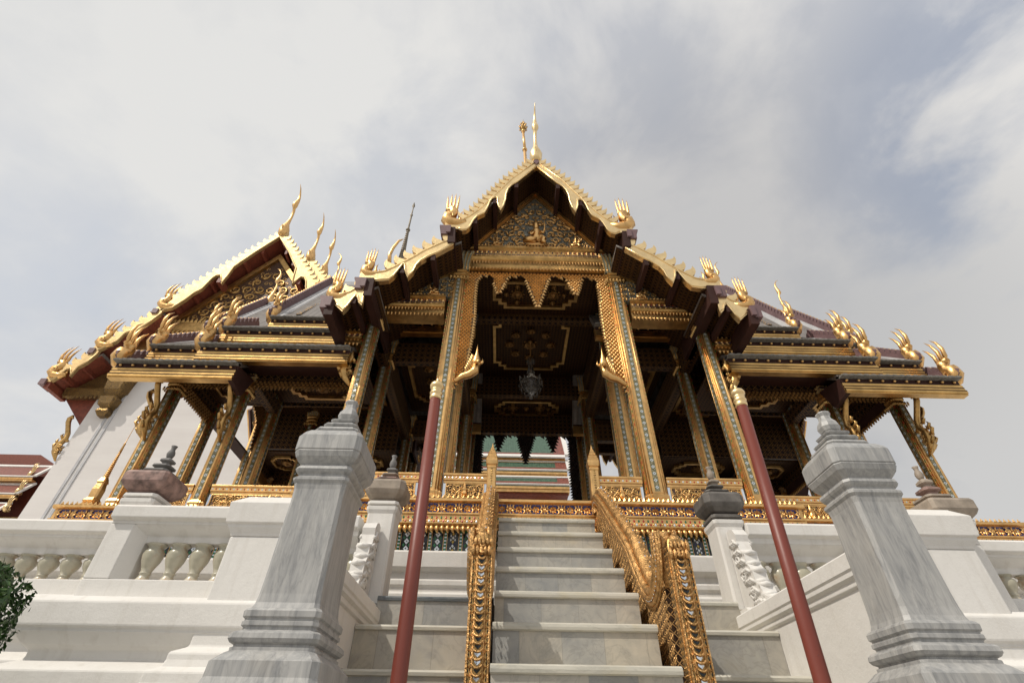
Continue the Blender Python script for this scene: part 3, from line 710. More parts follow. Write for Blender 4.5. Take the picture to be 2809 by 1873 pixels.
# ---- columns
def column_proto(h, H, caph, kind):
    """redented column, local origin at its foot on the centre line; H = height of the neck"""
    def sec(k, z):
        a = h*k; p = [(.50, 1), (.50, .86), (.70, .86), (.70, .70), (.86, .70), (.86, .50)]
        q = []
        for r in range(4):
            c, s_ = cos(r*pi/2), sin(r*pi/2)
            # walk one corner: from the face centre strip outwards
            for u, v in [(.50, 1), (.50, .90), (.70, .90), (.70, .70), (.90, .70), (.90, .50), (1, .50)]:
                x, y = v*a, -u*a                            # not used directly
                pass
            for u, v in [(1, -.5), (1, .5), (.9, .5), (.9, .72), (.72, .72), (.72, .9), (.5, .9)]:
                q.append((c*u*a-s_*v*a, s_*u*a+c*v*a, z))
        return q
    b = MB(); b.loft([sec(1.25, 0), sec(1.25, .05), sec(1.08, .08), sec(1.15, .11), sec(1.0, .14), sec(.92, H)])
    # thin gilded ribs on the corners
    for sx in (-1, 1):
        for sy in (-1, 1):
            for u, v in ((.955, .56), (.80, .78), (.56, .955)):
                b.tube([(sx*u*h, sy*v*h, .14), (sx*u*h*.92, sy*v*h*.92, H)], h*.075, 5)
    c = build(b, 'column', 'gold', pav, local=True)
    b = MB(); w = min(.028, h*.30)
    for r in range(4):
        R = Matrix.Rotation(r*pi/2, 4, 'Z'); b.X = R
        b.prism([(-w, .15), (w, .15), (w, H-.01), (-w, H-.01)], 'xz', -h*1.012, -h*.90)
    build(b, 'mosaic_strip', 'mosaic', c, local=True)
    b = MB()
    for r in (1, 3):
        b.X = Matrix.Rotation(r*pi/2, 4, 'Z')
        for s in (-1, 1): b.prism([(s*h*.62-.006, .15), (s*h*.62+.006, .15), (s*h*.58+.006, H-.01), (s*h*.58-.006, H-.01)], 'xz', -h*.925, -h*.85)
    build(b, 'dash_strip', 'gold_dashes', c, local=True)
    b = MB(); k = .92
    b.loft([sec(k*1.02, H-.01), sec(k*1.22, H+.01), sec(k*1.25, H+.03), sec(k*1.05, H+.045), sec(k*1.05, H+.055), sec(k*1.3, H+.07), sec(k*1.32, H+.095), sec(k*1.1, H+.11), sec(k*1.1, H+.12), sec(k*1.38, H+.135), sec(k*1.38, H+.155), sec(k*1.1, H+.17), sec(k*1.15, H+caph)])
    for r in range(4):
        b.X = Matrix.Rotation(r*pi/2, 4, 'Z')
        for q in range(6): b.stud(((q-2.5)*h*.42, -h*1.2, H+.0), (h*.2, 0, 0), (0, 0, .035), (0, -1, 0), .02)
    build(b, 'neck_ring', 'gold_old', c, local=True)
    b = MB()
    for r in range(4):
        b.X = Matrix.Rotation(r*pi/2, 4, 'Z')
        for q in range(6):
            x0 = (q-2.5)*h*.38; x1 = (q-2.5)*h*.56; z0 = H+.16; z1 = H+caph; w2 = h*.17
            yy = [(-h*1.12, z0), (-h*1.18, z0+(z1-z0)*.5), (-h*1.38, z0+(z1-z0)*.85), (-h*1.62, z1)]
            for j in range(3):
                xa = x0+(x1-x0)*(j/3)**2; xb = x0+(x1-x0)*((j+1)/3)**2; (ya, za), (yb, zb) = yy[j], yy[j+1]
                vs = [(xa-w2, ya, za), (xa+w2, ya, za), (xb+w2, yb, zb), (xb-w2, yb, zb)]; vs += [(x, y+.022, z) for x, y, z in vs]
                b.add(vs, [(0, 1, 2, 3), (7, 6, 5, 4), (1, 5, 6, 2), (4, 0, 3, 7), (0, 4, 5, 1), (3, 2, 6, 7)], 1)
            for sd in (-1, 1): b.tube([(x0+sd*w2, yy[0][0]-.003, yy[0][1]), (x0+sd*w2, yy[1][0]-.003, yy[1][1]), (x0+(x1-x0)*.5+sd*w2, yy[2][0]-.003, yy[2][1]), (x1+sd*w2*.5, yy[3][0]-.006, yy[3][1]+.008)], .0055, 4, 0)
    build(b, 'capital', ['gold_old', 'capital_mosaic'], c, local=True)
    return c
ZF = 3.62
protos = {'in': column_proto(.115, 3.36, .52, 'in'), 'out': column_proto(.088, 2.50, .38, 'out'), 'wing': column_proto(.082, 1.60, .22, 'wing'), 'tall': column_proto(.082, 2.46, .26, 'tall')}
used = set()
def put_column(kind, x, y, lean=0):
    p = protos[kind]
    if kind in used: c = copy_tree(p, pav)
    else: c = p; used.add(kind)
    c.location = Vector((x, y, ZF))-base(pav)
    c.rotation_euler = (0, -lean*(1 if x > 0 else -1), 0)
for sx in (-1, 1):
    for y in (5.1, 6.0, 8.2, 9.1):
        put_column('in', sx*1.205, y, .018)
        put_column('out', sx*2.26, y, .008)
    for y in (5.5, 6.4, 7.8, 8.7):
        kd = 'tall' if y in (6.4, 7.8) else 'wing'
        put_column(kd, sx*3.84, y, -.01)
        put_column(kd, sx*4.74, y, -.01)

# ---- low golden railings between the columns
def scroll_panel(b, x0, x1, z0, z1, y, mi=0, axis='x', r=None):
    """symmetrical scrollwork filling a rectangle"""
    cx = (x0+x1)/2; H = z1-z0; r = r or H*.27; n = max(1, int((x1-x0)/2/(r*1.7)))
    def tb(pts, rr):
        b.tube([(p, y-.006, q) for p, q in pts] if axis == 'x' else [(y-.006, p, q) for p, q in pts], rr, 5, mi)
    for s in (-1, 1):
        for i in range(n):
            for j, zz in enumerate((z0+H*.28, z0+H*.72)):
                c = (cx+s*(r*1.3+i*r*1.9+(r*.7 if j else 0)), zz)
                if not (x0+r*.5 < c[0] < x1-r*.5): continue
                sg = 1 if (i+j) % 2 == 0 else -1
                pts = spiral(c, r, 1.5, random.random()*.8+(0 if s > 0 else pi), sg*s, 14)
                tb(pts, [max(.003, r*.17*(1-k/18)) for k in range(len(pts))])
                for q in range(4):
                    a = q*pi/2+random.random(); tb([(c[0]+r*.8*cos(a), c[1]+r*.8*sin(a)), (c[0]+r*1.25*cos(a+.25), c[1]+r*1.25*sin(a+.25)), (c[0]+r*1.3*cos(a+.6), c[1]+r*1.3*sin(a+.6))], [r*.13, r*.12, .001])
    return cx
def railing(x0, x1, y, zt=3.93):
    f = MB(); f.box(x0, x1, y-.045, y+.045, zt-.07, zt); f.box(x0, x1, y-.055, y+.055, zt-.018, zt+.004)
    f.box(x0, x1, y-.03, y+.03, ZF, ZF+.05)
    f.box(x0+.004, x1-.004, y-.035, y-.015, zt-.098, zt-.071)
    z0, z1 = ZF+.052, zt-.10
    f.box(x0+.03, x1-.03, y-.036, y-.026, z1-.012, z1); f.box(x0+.03, x1-.03, y-.036, y-.026, z0, z0+.012); f.box(x0+.03, x0+.042, y-.037, y-.026, z0+.012, z1-.012); f.box(x1-.042, x1-.03, y-.037, y-.026, z0+.012, z1-.012)
    n = int((x1-x0)/.03)
    fr = build(f, 'railing', 'gold', pav, .003)
    q = MB(); q.box(x0+.002, x1-.002, y-.025, y+.02, ZF+.05, zt-.07); build(q, 'mirror_border', 'mirror', fr)
    q = MB(); q.box(x0+.043, x1-.043, y-.028, y-.01, z0+.013, z1-.013)
    build(q, 'panel_ground', 'carved_gold', fr)
    q = MB(); scroll_panel(q, x0+.05, x1-.05, z0+.016, z1-.016, y-.028)
    cx = (x0+x1)/2; q.lathe([(.001, 0)]*2, cx, y, 4) if False else None
    q.sq([(.008, z0+.02), (.028, z0+.05), (.020, z0+.08), (.026, z0+.10), (.016, z0+.12), (.012, z0+.14), (.003, z0+.175)], cx, y-.04, .35)
    build(q, 'scrollwork', 'gold', fr)
    q = MB()
    for i in range(int((x1-x0)/.04)):
        x = x0+.02+i*.04; q.stud((x, y-.0455, zt-.043), (.011, 0, 0), (0, 0, .013), (0, -1, 0), .004, i % 2)
    build(q, 'rail_inlay', ['white_glass', 'red_glass'], fr)
for s in (-1, 1):
    for a, c, y in ((.60, 1.07, 5.08), (1.33, 2.15, 5.08), (2.36, 3.74, 5.5), (3.94, 4.64, 5.5)):
        x0, x1 = sorted((s*a, s*c)); railing(x0, x1, y, 3.945)
for s in (-1, 1):
    b = MB(); x = s*.555
    b.sq([(.058, ZF), (.058, ZF+.05), (.050, ZF+.07), (.048, 4.00), (.054, 4.015), (.054, 4.03), (.049, 4.04), (.060, 4.055), (.066, 4.09), (.066, 4.115), (.058, 4.13), (.060, 4.14), (.048, 4.165), (.050, 4.175), (.035, 4.20), (.037, 4.21), (.022, 4.24), (.022, 4.25), (.010, 4.28), (.001, 4.33)], x, 5.05, .18)
    nw = build(b, 'railing_post', 'gold', pav)
    b = MB()
    for i in range(11): b.stud((x, 5.05-.0495, 3.72+i*.028), (.016, 0, 0), (0, 0, .012), (0, -1, 0), .003)
    build(b, 'post_inlay', 'carved_gold_fine', nw)

# ---- eave and base spirelets at the outer corners of the platform
for s, x in ((-1, -5.02),):
    b = MB(); b.sq([(.09, 3.64), (.09, 3.69), (.06, 3.71), (.075, 3.74), (.05, 3.78), (.052, 3.88), (.04, 3.95), (.048, 3.97), (.04, 3.99), (.03, 4.02)], x, 5.5, .3)
    z = 4.02; r = .032
    while z < 4.34: b.lathe([(r*.6, z), (r, z+.008), (r*.9, z+.016), (r*.55, z+.022)], x, 5.5, 10); z += .022; r *= .95
    b.lathe([(.014, z), (.010, z+.1), (.013, z+.11), (.004, z+.13), (.003, z+.32), (.001, z+.45)], x, 5.5, 8)
    t = thing('golden_spirelet', 'slender golden ringed spirelet in front of the leftmost pavilion column', 'ornament', (x, 5.5, 3.64)); build(b, 'spirelet', 'gold', t)
b = MB(); xx = 5.78
b.box(5.3, 5.98, 5.55, 8, 3.40, 3.60); b.box(5.3, 6.0, 5.53, 8, 3.60, 3.63)
for i in range(14): b.stud((5.33+i*.05, 5.55, 3.63), (.02, 0, 0), (0, .012, 0), (0, 0, 1), .05)
b.tube([(5.82, 5.6, 3.62), (5.80, 5.6, 3.68), (5.84, 5.6, 3.73), (5.82, 5.6, 3.83)], [.03, .035, .02, .001], 6)
b.tube([(5.86, 5.6, 3.62), (5.90, 5.6, 3.68), (5.88, 5.6, 3.73)], [.02, .018, .001], 6)
t = thing('golden_altar_ledge', 'carved golden ledge with flame finial beyond the terrace at the right edge', 'ledge', (5.6, 5.6, 3.4)); build(b, 'ledge', 'carved_gold', t)

# ---- roof ornament kit, all in a gable plane: u sideways, w depth (negative = out of the gable), z up
T1 = [(0, 9.30), (.40, 8.77), (.62, 8.38), (.87, 7.94), (1.0, 7.77), (1.10, 7.67), (1.2, 7.62), (1.36, 7.65)]
L1 = [(1.36, 7.47), (1.17, 7.42), (1.10, 7.38), (1.04, 7.40), (1.0, 7.46), (.95, 7.63), (.90, 7.73), (.80, 7.81), (.76, 7.95), (.735, 8.08), (.70, 8.18), (.655, 8.22), (.615, 8.19), (.61, 8.05), (.59, 7.96), (.56, 7.89), (.525, 7.99), (.495, 8.15), (.49, 8.30), (.46, 8.44), (.40, 8.56), (.31, 8.66), (0, 9.12)]
T2 = [(1.19, 7.21), (1.35, 7.13), (1.58, 6.95), (1.75, 6.77), (1.95, 6.59), (2.05, 6.51), (2.16, 6.48), (2.36, 6.50)]
L2 = [(2.36, 6.34), (2.2, 6.31), (2.1, 6.30), (1.97, 6.32), (1.92, 6.40), (1.87, 6.53), (1.84, 6.62), (1.81, 6.62), (1.79, 6.50), (1.735, 6.38), (1.68, 6.49), (1.66, 6.60), (1.61, 6.70), (1.51, 6.80), (1.41, 6.87), (1.2, 7.06)]
T3 = [(2.25, 6.24), (2.36, 6.18), (2.42, 6.11), (2.5, 6.07), (2.68, 6.05)]
L3 = [(2.68, 5.91), (2.58, 5.88), (2.5, 5.81), (2.44, 5.75), (2.40, 5.83), (2.37, 5.93), (2.34, 6.02), (2.31, 6.00), (2.28, 5.92), (2.225, 5.86), (2.235, 6.0), (2.25, 6.11)]
def teeth(b, top, w0, w1, sp, hh, s=1, mi=0, skip0=0):
    """row of curved fins standing on a sloping edge"""
    pts = top; L = 0; nxt = sp*(.6+skip0)
    for (a, c), (p, q) in zip(pts, pts[1:]):
        l = sqrt((p-a)**2+(q-c)**2)
        while nxt < L+l:
            t = (nxt-L)/l; u, z = a+(p-a)*t, c+(q-c)*t; tx, tz = (p-a)/l, (q-c)/l; nx, nz = -tz, tx
            if nz < 0: nx, nz = -nx, -nz
            f = [(-.50, -.05), (.42, -.05), (.50, .30), (.40, .66), (.12, .96), (-.26, 1.15), (-.12, .86), (-.22, .55), (-.42, .25)]
            wd = sp*.86
            o = [(s*(u+tx*fx*wd+nx*fz*hh), z+tz*fx*wd+nz*fz*hh) for fx, fz in f]
            b.prism(o, 'xz', w0, w1, mi); nxt += sp
        L += l
def naga(b, u, z, w, k, s=1, n=4, mi=0, st=0):
    U = lambda a, c, d=0: (u+s*a*k, w+d*k, z+c*k)
    b.tube([U(-.30, .03), U(-.12, -.02), U(.03, .0), (U(.11, .09)), U(.09, .20), U(.0, .27), U(-.02, .36), U(.03, .44)], [.06*k, .10*k, .12*k, .13*k, .125*k, .105*k, .095*k, .11*k], 8, mi)
    b.tube([U(.13, .08, -.06), U(.10, .18, -.09), U(.0, .2, -.1), U(-.02, .12, -.09), U(.05, .1, -.09)], [.02*k, .03*k, .03*k, .02*k, .01*k], 6, mi)
    b.tube([U(-.07, .43), U(.14, .43)], [.062*k, .062*k], 6, mi)
    for i in range(n):
        a = -.07+.21*i/(n-1); h = (.50, .56, .54, .46)[i % 4] if n == 4 else (.44, .54, .50)[i % 3]
        q = 0 if n == 4 else -.11
        if n == 4:
            h *= .95; b.tube([U(a, .42), U(a-.002, .49), U(a+.004, .53), U(a+.006*(i-1.5), .53+h*.35), U(a+(i-1.5)*.012, .53+h*.75), U(a+(i-1.5)*.016, .53+h)], [.036*k, .022*k, .033*k, .025*k, .014*k, .002*k], 6, mi); continue
        b.tube([U(a, .42), U(a-.002, .47), U(a+.004, .50), U(a+.018*(i-1.5)+.03*(q < 0), .50+h*.35), U(a+(i-1.5)*.030+q*.15, .50+h*.72), U(a+(i-1.5)*.022+q, .50+h)], [.034*k, .024*k, .042*k, .036*k, .020*k, .002*k], 6, mi)
    b.tube([U(-.14, .0), U(-.18, .14), U(-.16, .26), U(-.20, .40)], [.05*k, .045*k, .03*k, .003*k], 6, mi)
    b.tube([U(-.24, .0), U(-.28, .1), U(-.27, .2)], [.04*k, .035*k, .003*k], 6, mi)
def chofa(b, u, z, w, k, mi=0):
    p = [(0, -.08, .07), (0, .0, .105), (.01, .07, .125), (.01, .17, .13), (0, .28, .10), (.01, .42, .058), (.03, .60, .042), (.04, .82, .034), (.02, 1.0, .036), (-.02, 1.08, .040), (-.045, 1.16, .074), (-.04, 1.26, .068), (-.01, 1.40, .052), (-.01, 1.56, .036), (-.05, 1.70, .022), (-.14, 1.84, .014), (-.24, 1.90, .004)]
    b.tube([(u, w+a*k, z+c*k) for a, c, r in p], [r*k for a, c, r in p], 10, mi)
    b.tube([(u, w-.05*k, z+.12*k), (u, w-.13*k, z+.2*k), (u, w-.10*k, z+.05*k)], [.06*k, .03*k, .005*k], 6, mi)
def barge(b, T, Lo, w0, w1, s, mi=0):
    b.prism([(s*a, c) for a, c in T+Lo], 'xz', w0, w1, mi)
def rib_along(b, Lo, w, s, r, a=0, z=None, mi=0):
    pts = Lo[a:z]
    b.tube([(s*p, w, q) for p, q in pts], r, 5, mi)

def front_gable(X, parent, full=True, YB=7.1):
    def nb():
        m_ = MB(); m_.X = X; return m_
    GY = 4.45
    for s in (-1, 1):
        for T, Lo, sp, hh in ((T1, L1, .125, .15), (T2, L2, .155, .15), (T3, L3, .13, .12)):
            b = nb(); barge(b, T, Lo, GY, GY+.07, s)
            if full:
                rib_along(b, [(p, q+.028) for p, q in Lo], GY, s, .014, 1)
                rib_along(b, [(p, q-.015) for p, q in T], GY, s, .012)
            bo = build(b, 'bargeboard', 'gold_bright', parent)
            b = nb(); TT = T[:-2] if T is not T3 else T[:-1]; teeth(b, TT, GY-.01, GY+.06, sp, hh, s); build(b, 'roof_tooth_row', 'gold_bright', bo)
        b = nb(); naga(b, s*1.27, 7.60, GY+.03, .70, s); build(b, 'naga_finial', 'gold', parent)
        b = nb(); naga(b, s*2.27, 6.46, GY+.03, .50, s); build(b, 'naga_finial', 'gold', parent)
        b = nb(); naga(b, s*2.60, 6.03, GY+.03, .52, s); build(b, 'naga_finial', 'gold', parent)
        # maroon end blocks and purlins
        for u, z, wd, ht in ((.33, 8.58, .06, .12), (.655, 8.14, .06, .12), (.93, 7.64, .06, .14), (1.45, 6.80, .06, .12), (1.825, 6.53, .055, .11), (2.34, 5.95, .05, .1)):
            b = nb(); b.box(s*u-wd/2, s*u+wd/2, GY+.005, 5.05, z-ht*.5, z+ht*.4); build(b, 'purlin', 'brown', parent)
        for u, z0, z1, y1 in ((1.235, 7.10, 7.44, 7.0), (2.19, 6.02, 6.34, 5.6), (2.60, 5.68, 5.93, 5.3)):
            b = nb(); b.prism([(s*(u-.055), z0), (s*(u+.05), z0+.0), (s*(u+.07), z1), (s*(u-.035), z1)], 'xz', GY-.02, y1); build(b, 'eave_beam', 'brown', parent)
        for u, z in ((1.35, 7.39), (2.33, 6.26), (2.68, 5.91)):
            b = nb(); b.prism([(s*(u-.05), z-.12), (s*(u+.04), z-.12), (s*(u+.045), z-.02), (s*(u+.075), z+.05), (s*(u+.075), z+.075), (s*(u-.05), z+.075)], 'xz', GY-.03, GY+.16)
            b.prism([(s*(u-.09), z-.10), (s*(u-.03), z-.10), (s*(u-.03), z+.05), (s*(u-.09), z+.05)], 'xz', GY-.05, GY+.05)
            build(b, 'bracket_block', 'mauve', parent)
    # roof skins
    sl = ([(0, 9.24), (.40, 8.66), (.62, 8.29), (.87, 7.86), (1.0, 7.69), (1.18, 7.52), (1.40, 7.50)], YB), ([(1.1, 7.22), (1.35, 7.06), (1.58, 6.88), (1.75, 6.70), (1.95, 6.51), (2.16, 6.41), (2.38, 6.39)], 5.75), ([(2.1, 6.27), (2.36, 6.12), (2.5, 6.0), (2.72, 5.97)], 5.35)
    for pl, yb in sl:
        for s in (-1, 1):
            b = nb(); b.prism([(s*a, c) for a, c in pl]+[(s*a, c-.035) for a, c in reversed(pl)], 'xz', GY+.06, yb); rf = build(b, 'roof_slope', 'roof_tile', parent)
            b = nb(); b.prism([(s*a, c-.037) for a, c in pl]+[(s*a, c-.055) for a, c in reversed(pl)], 'xz', GY+.075, yb-.01); build(b, 'soffit', 'ceiling', rf)
    b = nb(); chofa(b, 0, 9.40, GY+.02, .86); build(b, 'chofa', 'gold_bright', parent)
    b = nb(); b.prism([(-.05, 9.26), (0, 9.18), (.05, 9.26), (.03, 9.32), (-.03, 9.32)], 'xz', GY-.02, YB); build(b, 'ridge_beam', 'mauve', parent)

def leafy_line(b, x0, x1, y, z, sp, h, down=True, mi=0):
    n = max(1, int(abs(x1-x0)/sp)); sg = -1 if down else 1
    for i in range(n):
        x = x0+(i+.5)*(x1-x0)/n
        vs = [(x-sp*.46, y, z), (x+sp*.46, y, z), (x+sp*.3, y-.016, z+sg*h*.5), (x, y-.004, z+sg*h), (x-sp*.3, y-.016, z+sg*h*.5), (x, y-.032, z+sg*h*.4)]
        f = [(0, 1, 5), (1, 2, 5), (2, 3, 5), (3, 4, 5), (4, 0, 5)]
        if down: f = [tuple(reversed(q)) for q in f]
        b.add(vs, f, mi)
def entablature(x0, x1, y, z0, z1, parent, depth=.22, ends=True):
    """carved beam between two columns"""
    H = z1-z0; b = MB()
    b.prism([(y+depth, z0), (y+.0, z0), (y-.0, z0+H*.16), (y+.02, z0+H*.17), (y+.02, z0+H*.38), (y-.01, z0+H*.42), (y-.03, z0+H*.48), (y-.03, z0+H*.62), (y-.015, z0+H*.63), (y-.015, z0+H*.90), (y-.045, z0+H*.93), (y-.045, z1), (y+depth, z1)], 'yz', x0, x1)
    o = build(b, 'entablature', 'gold_old', parent)
    b = MB(); leafy_line(b, x0+.02, x1-.02, y+.012, z0+H*.40, .045, H*.17)
    leafy_line(b, x0+.02, x1-.02, y-.02, z1, .05, .055, False); leafy_line(b, x0+.01, x1-.01, y-.004, z0+H*.03, .05, .055)
    build(b, 'leaf_fringe', 'gold', o)
    b = MB(); n = int((x1-x0)/.07)
    for i in range(n):
        x = x0+(i+.5)*(x1-x0)/n; z = z0+H*.765
        b.stud((x, y-.016, z), (.026, 0, 0), (0, 0, H*.10), (0, -1, 0), .010, 0); b.stud((x+.035, y-.016, z), (.010, 0, 0), (0, 0, H*.05), (0, -1, 0), .008, 1 if i % 2 else 2)
        b.stud((x, y-.031, z0+H*.55), (.02, 0, 0), (0, 0, .012), (0, -1, 0), .006, 0)
        b.box(x-.03, x+.03, y-.033, y-.029, z0+H*.595, z0+H*.61, 2)
    build(b, 'rosette_band', ['gold', 'red_glass', 'blue_glass', 'green_glass'], o)
    return o

front_gable(None, pav)
front_gable(Matrix.Translation((0, 14.2, 0)) @ Matrix.Rotation(pi, 4, 'Z'), pav, False)

# ---- front pediment with carved deity among flame scrolls
PY = 4.98
pd = MB(); pd.prism([(-1.0, 7.66), (1.0, 7.66), (0, 9.14)], 'xz', PY, PY+.10); ped = build(pd, 'pediment', 'mirror_ground', pav)
b = MB()
for s in (-1, 1):
    b.prism([(s*1.02, 7.66), (s*.95, 7.66), (0, 9.06), (0, 9.16)], 'xz', PY-.05, PY+.02)
    b.prism([(s*.94, 7.66), (s*.91, 7.66), (0, 9.00), (0, 9.05)], 'xz', PY-.03, PY+.02)
build(b, 'pediment_frame', 'gold', ped)
def flames(b, inside, y, step, r0, x0, x1, z0, z1, mirror=True, th=.17):
    z = z0+r0; row = 0
    while z < z1:
        x = r0*1.1+(step/2 if row % 2 else 0) if mirror else x0+r0
        while x < x1:
            if inside(x, z, r0):
                for s in ((-1, 1) if mirror else (1,)):
                    th0 = -.6+.5*sin(row*1.3+x*9); sg = 1 if (row+int(x/step)) % 2 else -1
                    pts = spiral((x, z), r0, 1.35, th0, sg, 12)
                    b.tube([(s*p, y-.012, q) for p, q in pts], [max(.004, r0*.26*(1-k/15)) for k in range(len(pts))], 5)
                    a, c = pts[0]
                    b.tube([(s*a, y-.012, c), (s*(a+r0*.25), y-.022, c+r0*.55), (s*(a-r0*.05), y-.012, c+r0*1.2)], [r0*.26, r0*.2, .002], 5)
            x += step
        z += step*.86; row += 1
b = MB(); flames(b, lambda x, z, r: x/.93+(z-7.66)/1.40 < .91 and not (x < .20 and z < 8.25), PY, .165, .062, 0, 1, 7.67, 9.0)
flames(b, lambda x, z, r: x/.93+(z-7.66)/1.40 < .95 and not (x < .16 and z < 8.25), PY+.004, .11, .028, .03, 1, 7.66, 9.05)
build(b, 'flame_scrolls', 'gold', ped)
def figure(b, x, y, z, k, s=1):
    """small seated crowned deity in relief"""
    V = lambda a, c, d=0: (x+s*a*k*.72, y-.02-d*k*.8, z+c*k)
    b.tube([V(-.34, .03), V(.34, .03)], [.05*k, .05*k], 6)
    b.tube([V(-.02, .12), V(-.22, .16, .05), V(-.36, .10, .08), V(-.20, .08, .14), V(.0, .10, .14)], [.09*k, .09*k, .07*k, .06*k, .04*k], 8)
    b.tube([V(.04, .12), V(.20, .22, .08), V(.24, .12, .12), V(.20, .02, .12), V(.28, .0, .14)], [.09*k, .085*k, .06*k, .05*k, .03*k], 8)
    b.tube([V(0, .10, .04), V(0, .26, .05), V(0, .40, .05), V(0, .48, .04), V(0, .54, .04)], [.12*k, .085*k, .12*k, .10*k, .04*k], 10)
    b.tube([V(0, .52, .05), V(0, .58, .06), V(0, .66, .06), V(0, .70, .05), V(0, .76, .05), V(0, .84, .05), V(0, 1.0, .05)], [.035*k, .062*k, .066*k, .075*k, .045*k, .035*k, .003*k], 9)
    b.tube([V(-.11, .45, .05), V(-.22, .36, .08), V(-.16, .26, .14), V(-.06, .34, .16)], [.045*k, .038*k, .03*k, .025*k], 7)
    b.tube([V(.11, .45, .05), V(.24, .38, .08), V(.26, .44, .14), V(.27, .52, .14)], [.045*k, .038*k, .03*k, .025*k], 7)
    b.tube([V(.27, .36, .16), V(.27, .98, .16)], [.014*k, .008*k], 5)
b = MB(); figure(b, 0, PY-.02, 7.70, .68); build(b, 'deity_figure', 'gold', ped)
for s in (-1, 1):
    b = MB(); figure(b, s*.62, PY-.01, 7.68, .26, s); build(b, 'attendant_figure', 'gold', ped)
    # half pediments over the side bays
    q = MB(); q.prism([(s*1.20, 6.58), (s*2.22, 6.58), (s*1.20, 7.12)], 'xz', PY+.02, PY+.1); sp_ = build(q, 'side_pediment', 'mirror_ground', pav)
    q = MB(); q.prism([(s*1.20, 7.06), (s*1.20, 7.15), (s*2.26, 6.60), (s*2.26, 6.56), (s*2.20, 6.56)], 'xz', PY-.02, PY+.03); build(q, 'pediment_frame', 'gold_old', sp_)
    q = MB(); q.X = Matrix.Scale(s, 4, (1, 0, 0)); flames(q, lambda x, z, r: x > 1.22 and (x-1.2)/1.0+(z-6.58)/.52 < .88, PY+.02, .105, .038, 1.2, 2.2, 6.58, 7.1, False); build(q, 'flame_scrolls', 'gold_old', sp_)
    q = MB(); figure(q, s*1.48, PY+.01, 6.60, .27, s); build(q, 'attendant_figure', 'gold', sp_)
entablature(-1.09, 1.09, 4.98, 7.19, 7.66, pav)
for s in (-1, 1):
    x0, x1 = sorted((s*1.30, s*2.20)); entablature(x0, x1, 5.0, 6.26, 6.58, pav)
    x0, x1 = sorted((s*2.34, s*2.62)); entablature(x0, x1, 5.04, 5.74, 5.92, pav)
# upper side walls behind the beams, closing the roof void
b = MB()
for y0 in (5.09, 8.99):
    b.box(-1.15, 1.15, y0, y0+.12, 7.24 if y0 < 6 else 6.70, 7.66)
    for s in (-1, 1): x0, x1 = sorted((s*1.2, s*2.25)); b.box(x0, x1, y0+.02, y0+.12, 6.3, 6.62)
for s in (-1, 1):
    x0, x1 = sorted((s*1.10, s*1.26)); b.box(x0, x1, 5.12, 9.1, 7.16, 7.42); b.box(x0, x1, 5.12, 9.1, 6.55, 6.80)
    x0, x1 = sorted((s*2.18, s*2.32)); b.box(x0, x1, 5.12, 9.1, 6.02, 6.40)
    x0, x1 = sorted((s*3.78, s*3.90)); b.box(x0, x1, 5.5, 6.38, 5.43, 5.60); b.box(x0, x1, 7.82, 8.7, 5.43, 5.60); b.box(x0, x1, 6.38, 7.82, 6.32, 6.52)
    x0, x1 = sorted((s*4.69, s*4.79)); b.box(x0, x1, 5.5, 6.38, 5.43, 5.60); b.box(x0, x1, 7.82, 8.7, 5.43, 5.60); b.box(x0, x1, 6.38, 7.82, 6.32, 6.62)
    x0, x1 = sorted((s*2.3, s*4.75))
    for y in (5.5, 8.7): b.box(x0, x1, y-.05, y+.05, 5.42, 5.62)
    for y in (6.4, 7.8): b.box(x0, x1, y-.05, y+.05, 6.30, 6.50)
    for y in (6.42, 7.78): b.box(x0, x1, y-.015, y+.015, 5.62, 6.3)
for y in (6.0, 8.2): b.box(-1.11, 1.11, y-.07, y+.07, 7.05, 7.53)
b.box(-2.2, -1.26, 8.14, 8.26, 6.1, 6.45); b.box(1.26, 2.2, 8.14, 8.26, 6.1, 6.45); b.box(-2.2, -1.26, 5.94, 6.06, 6.15, 6.5); b.box(1.26, 2.2, 5.94, 6.06, 6.15, 6.5)
build(b, 'beam', 'beam_pattern', pav)
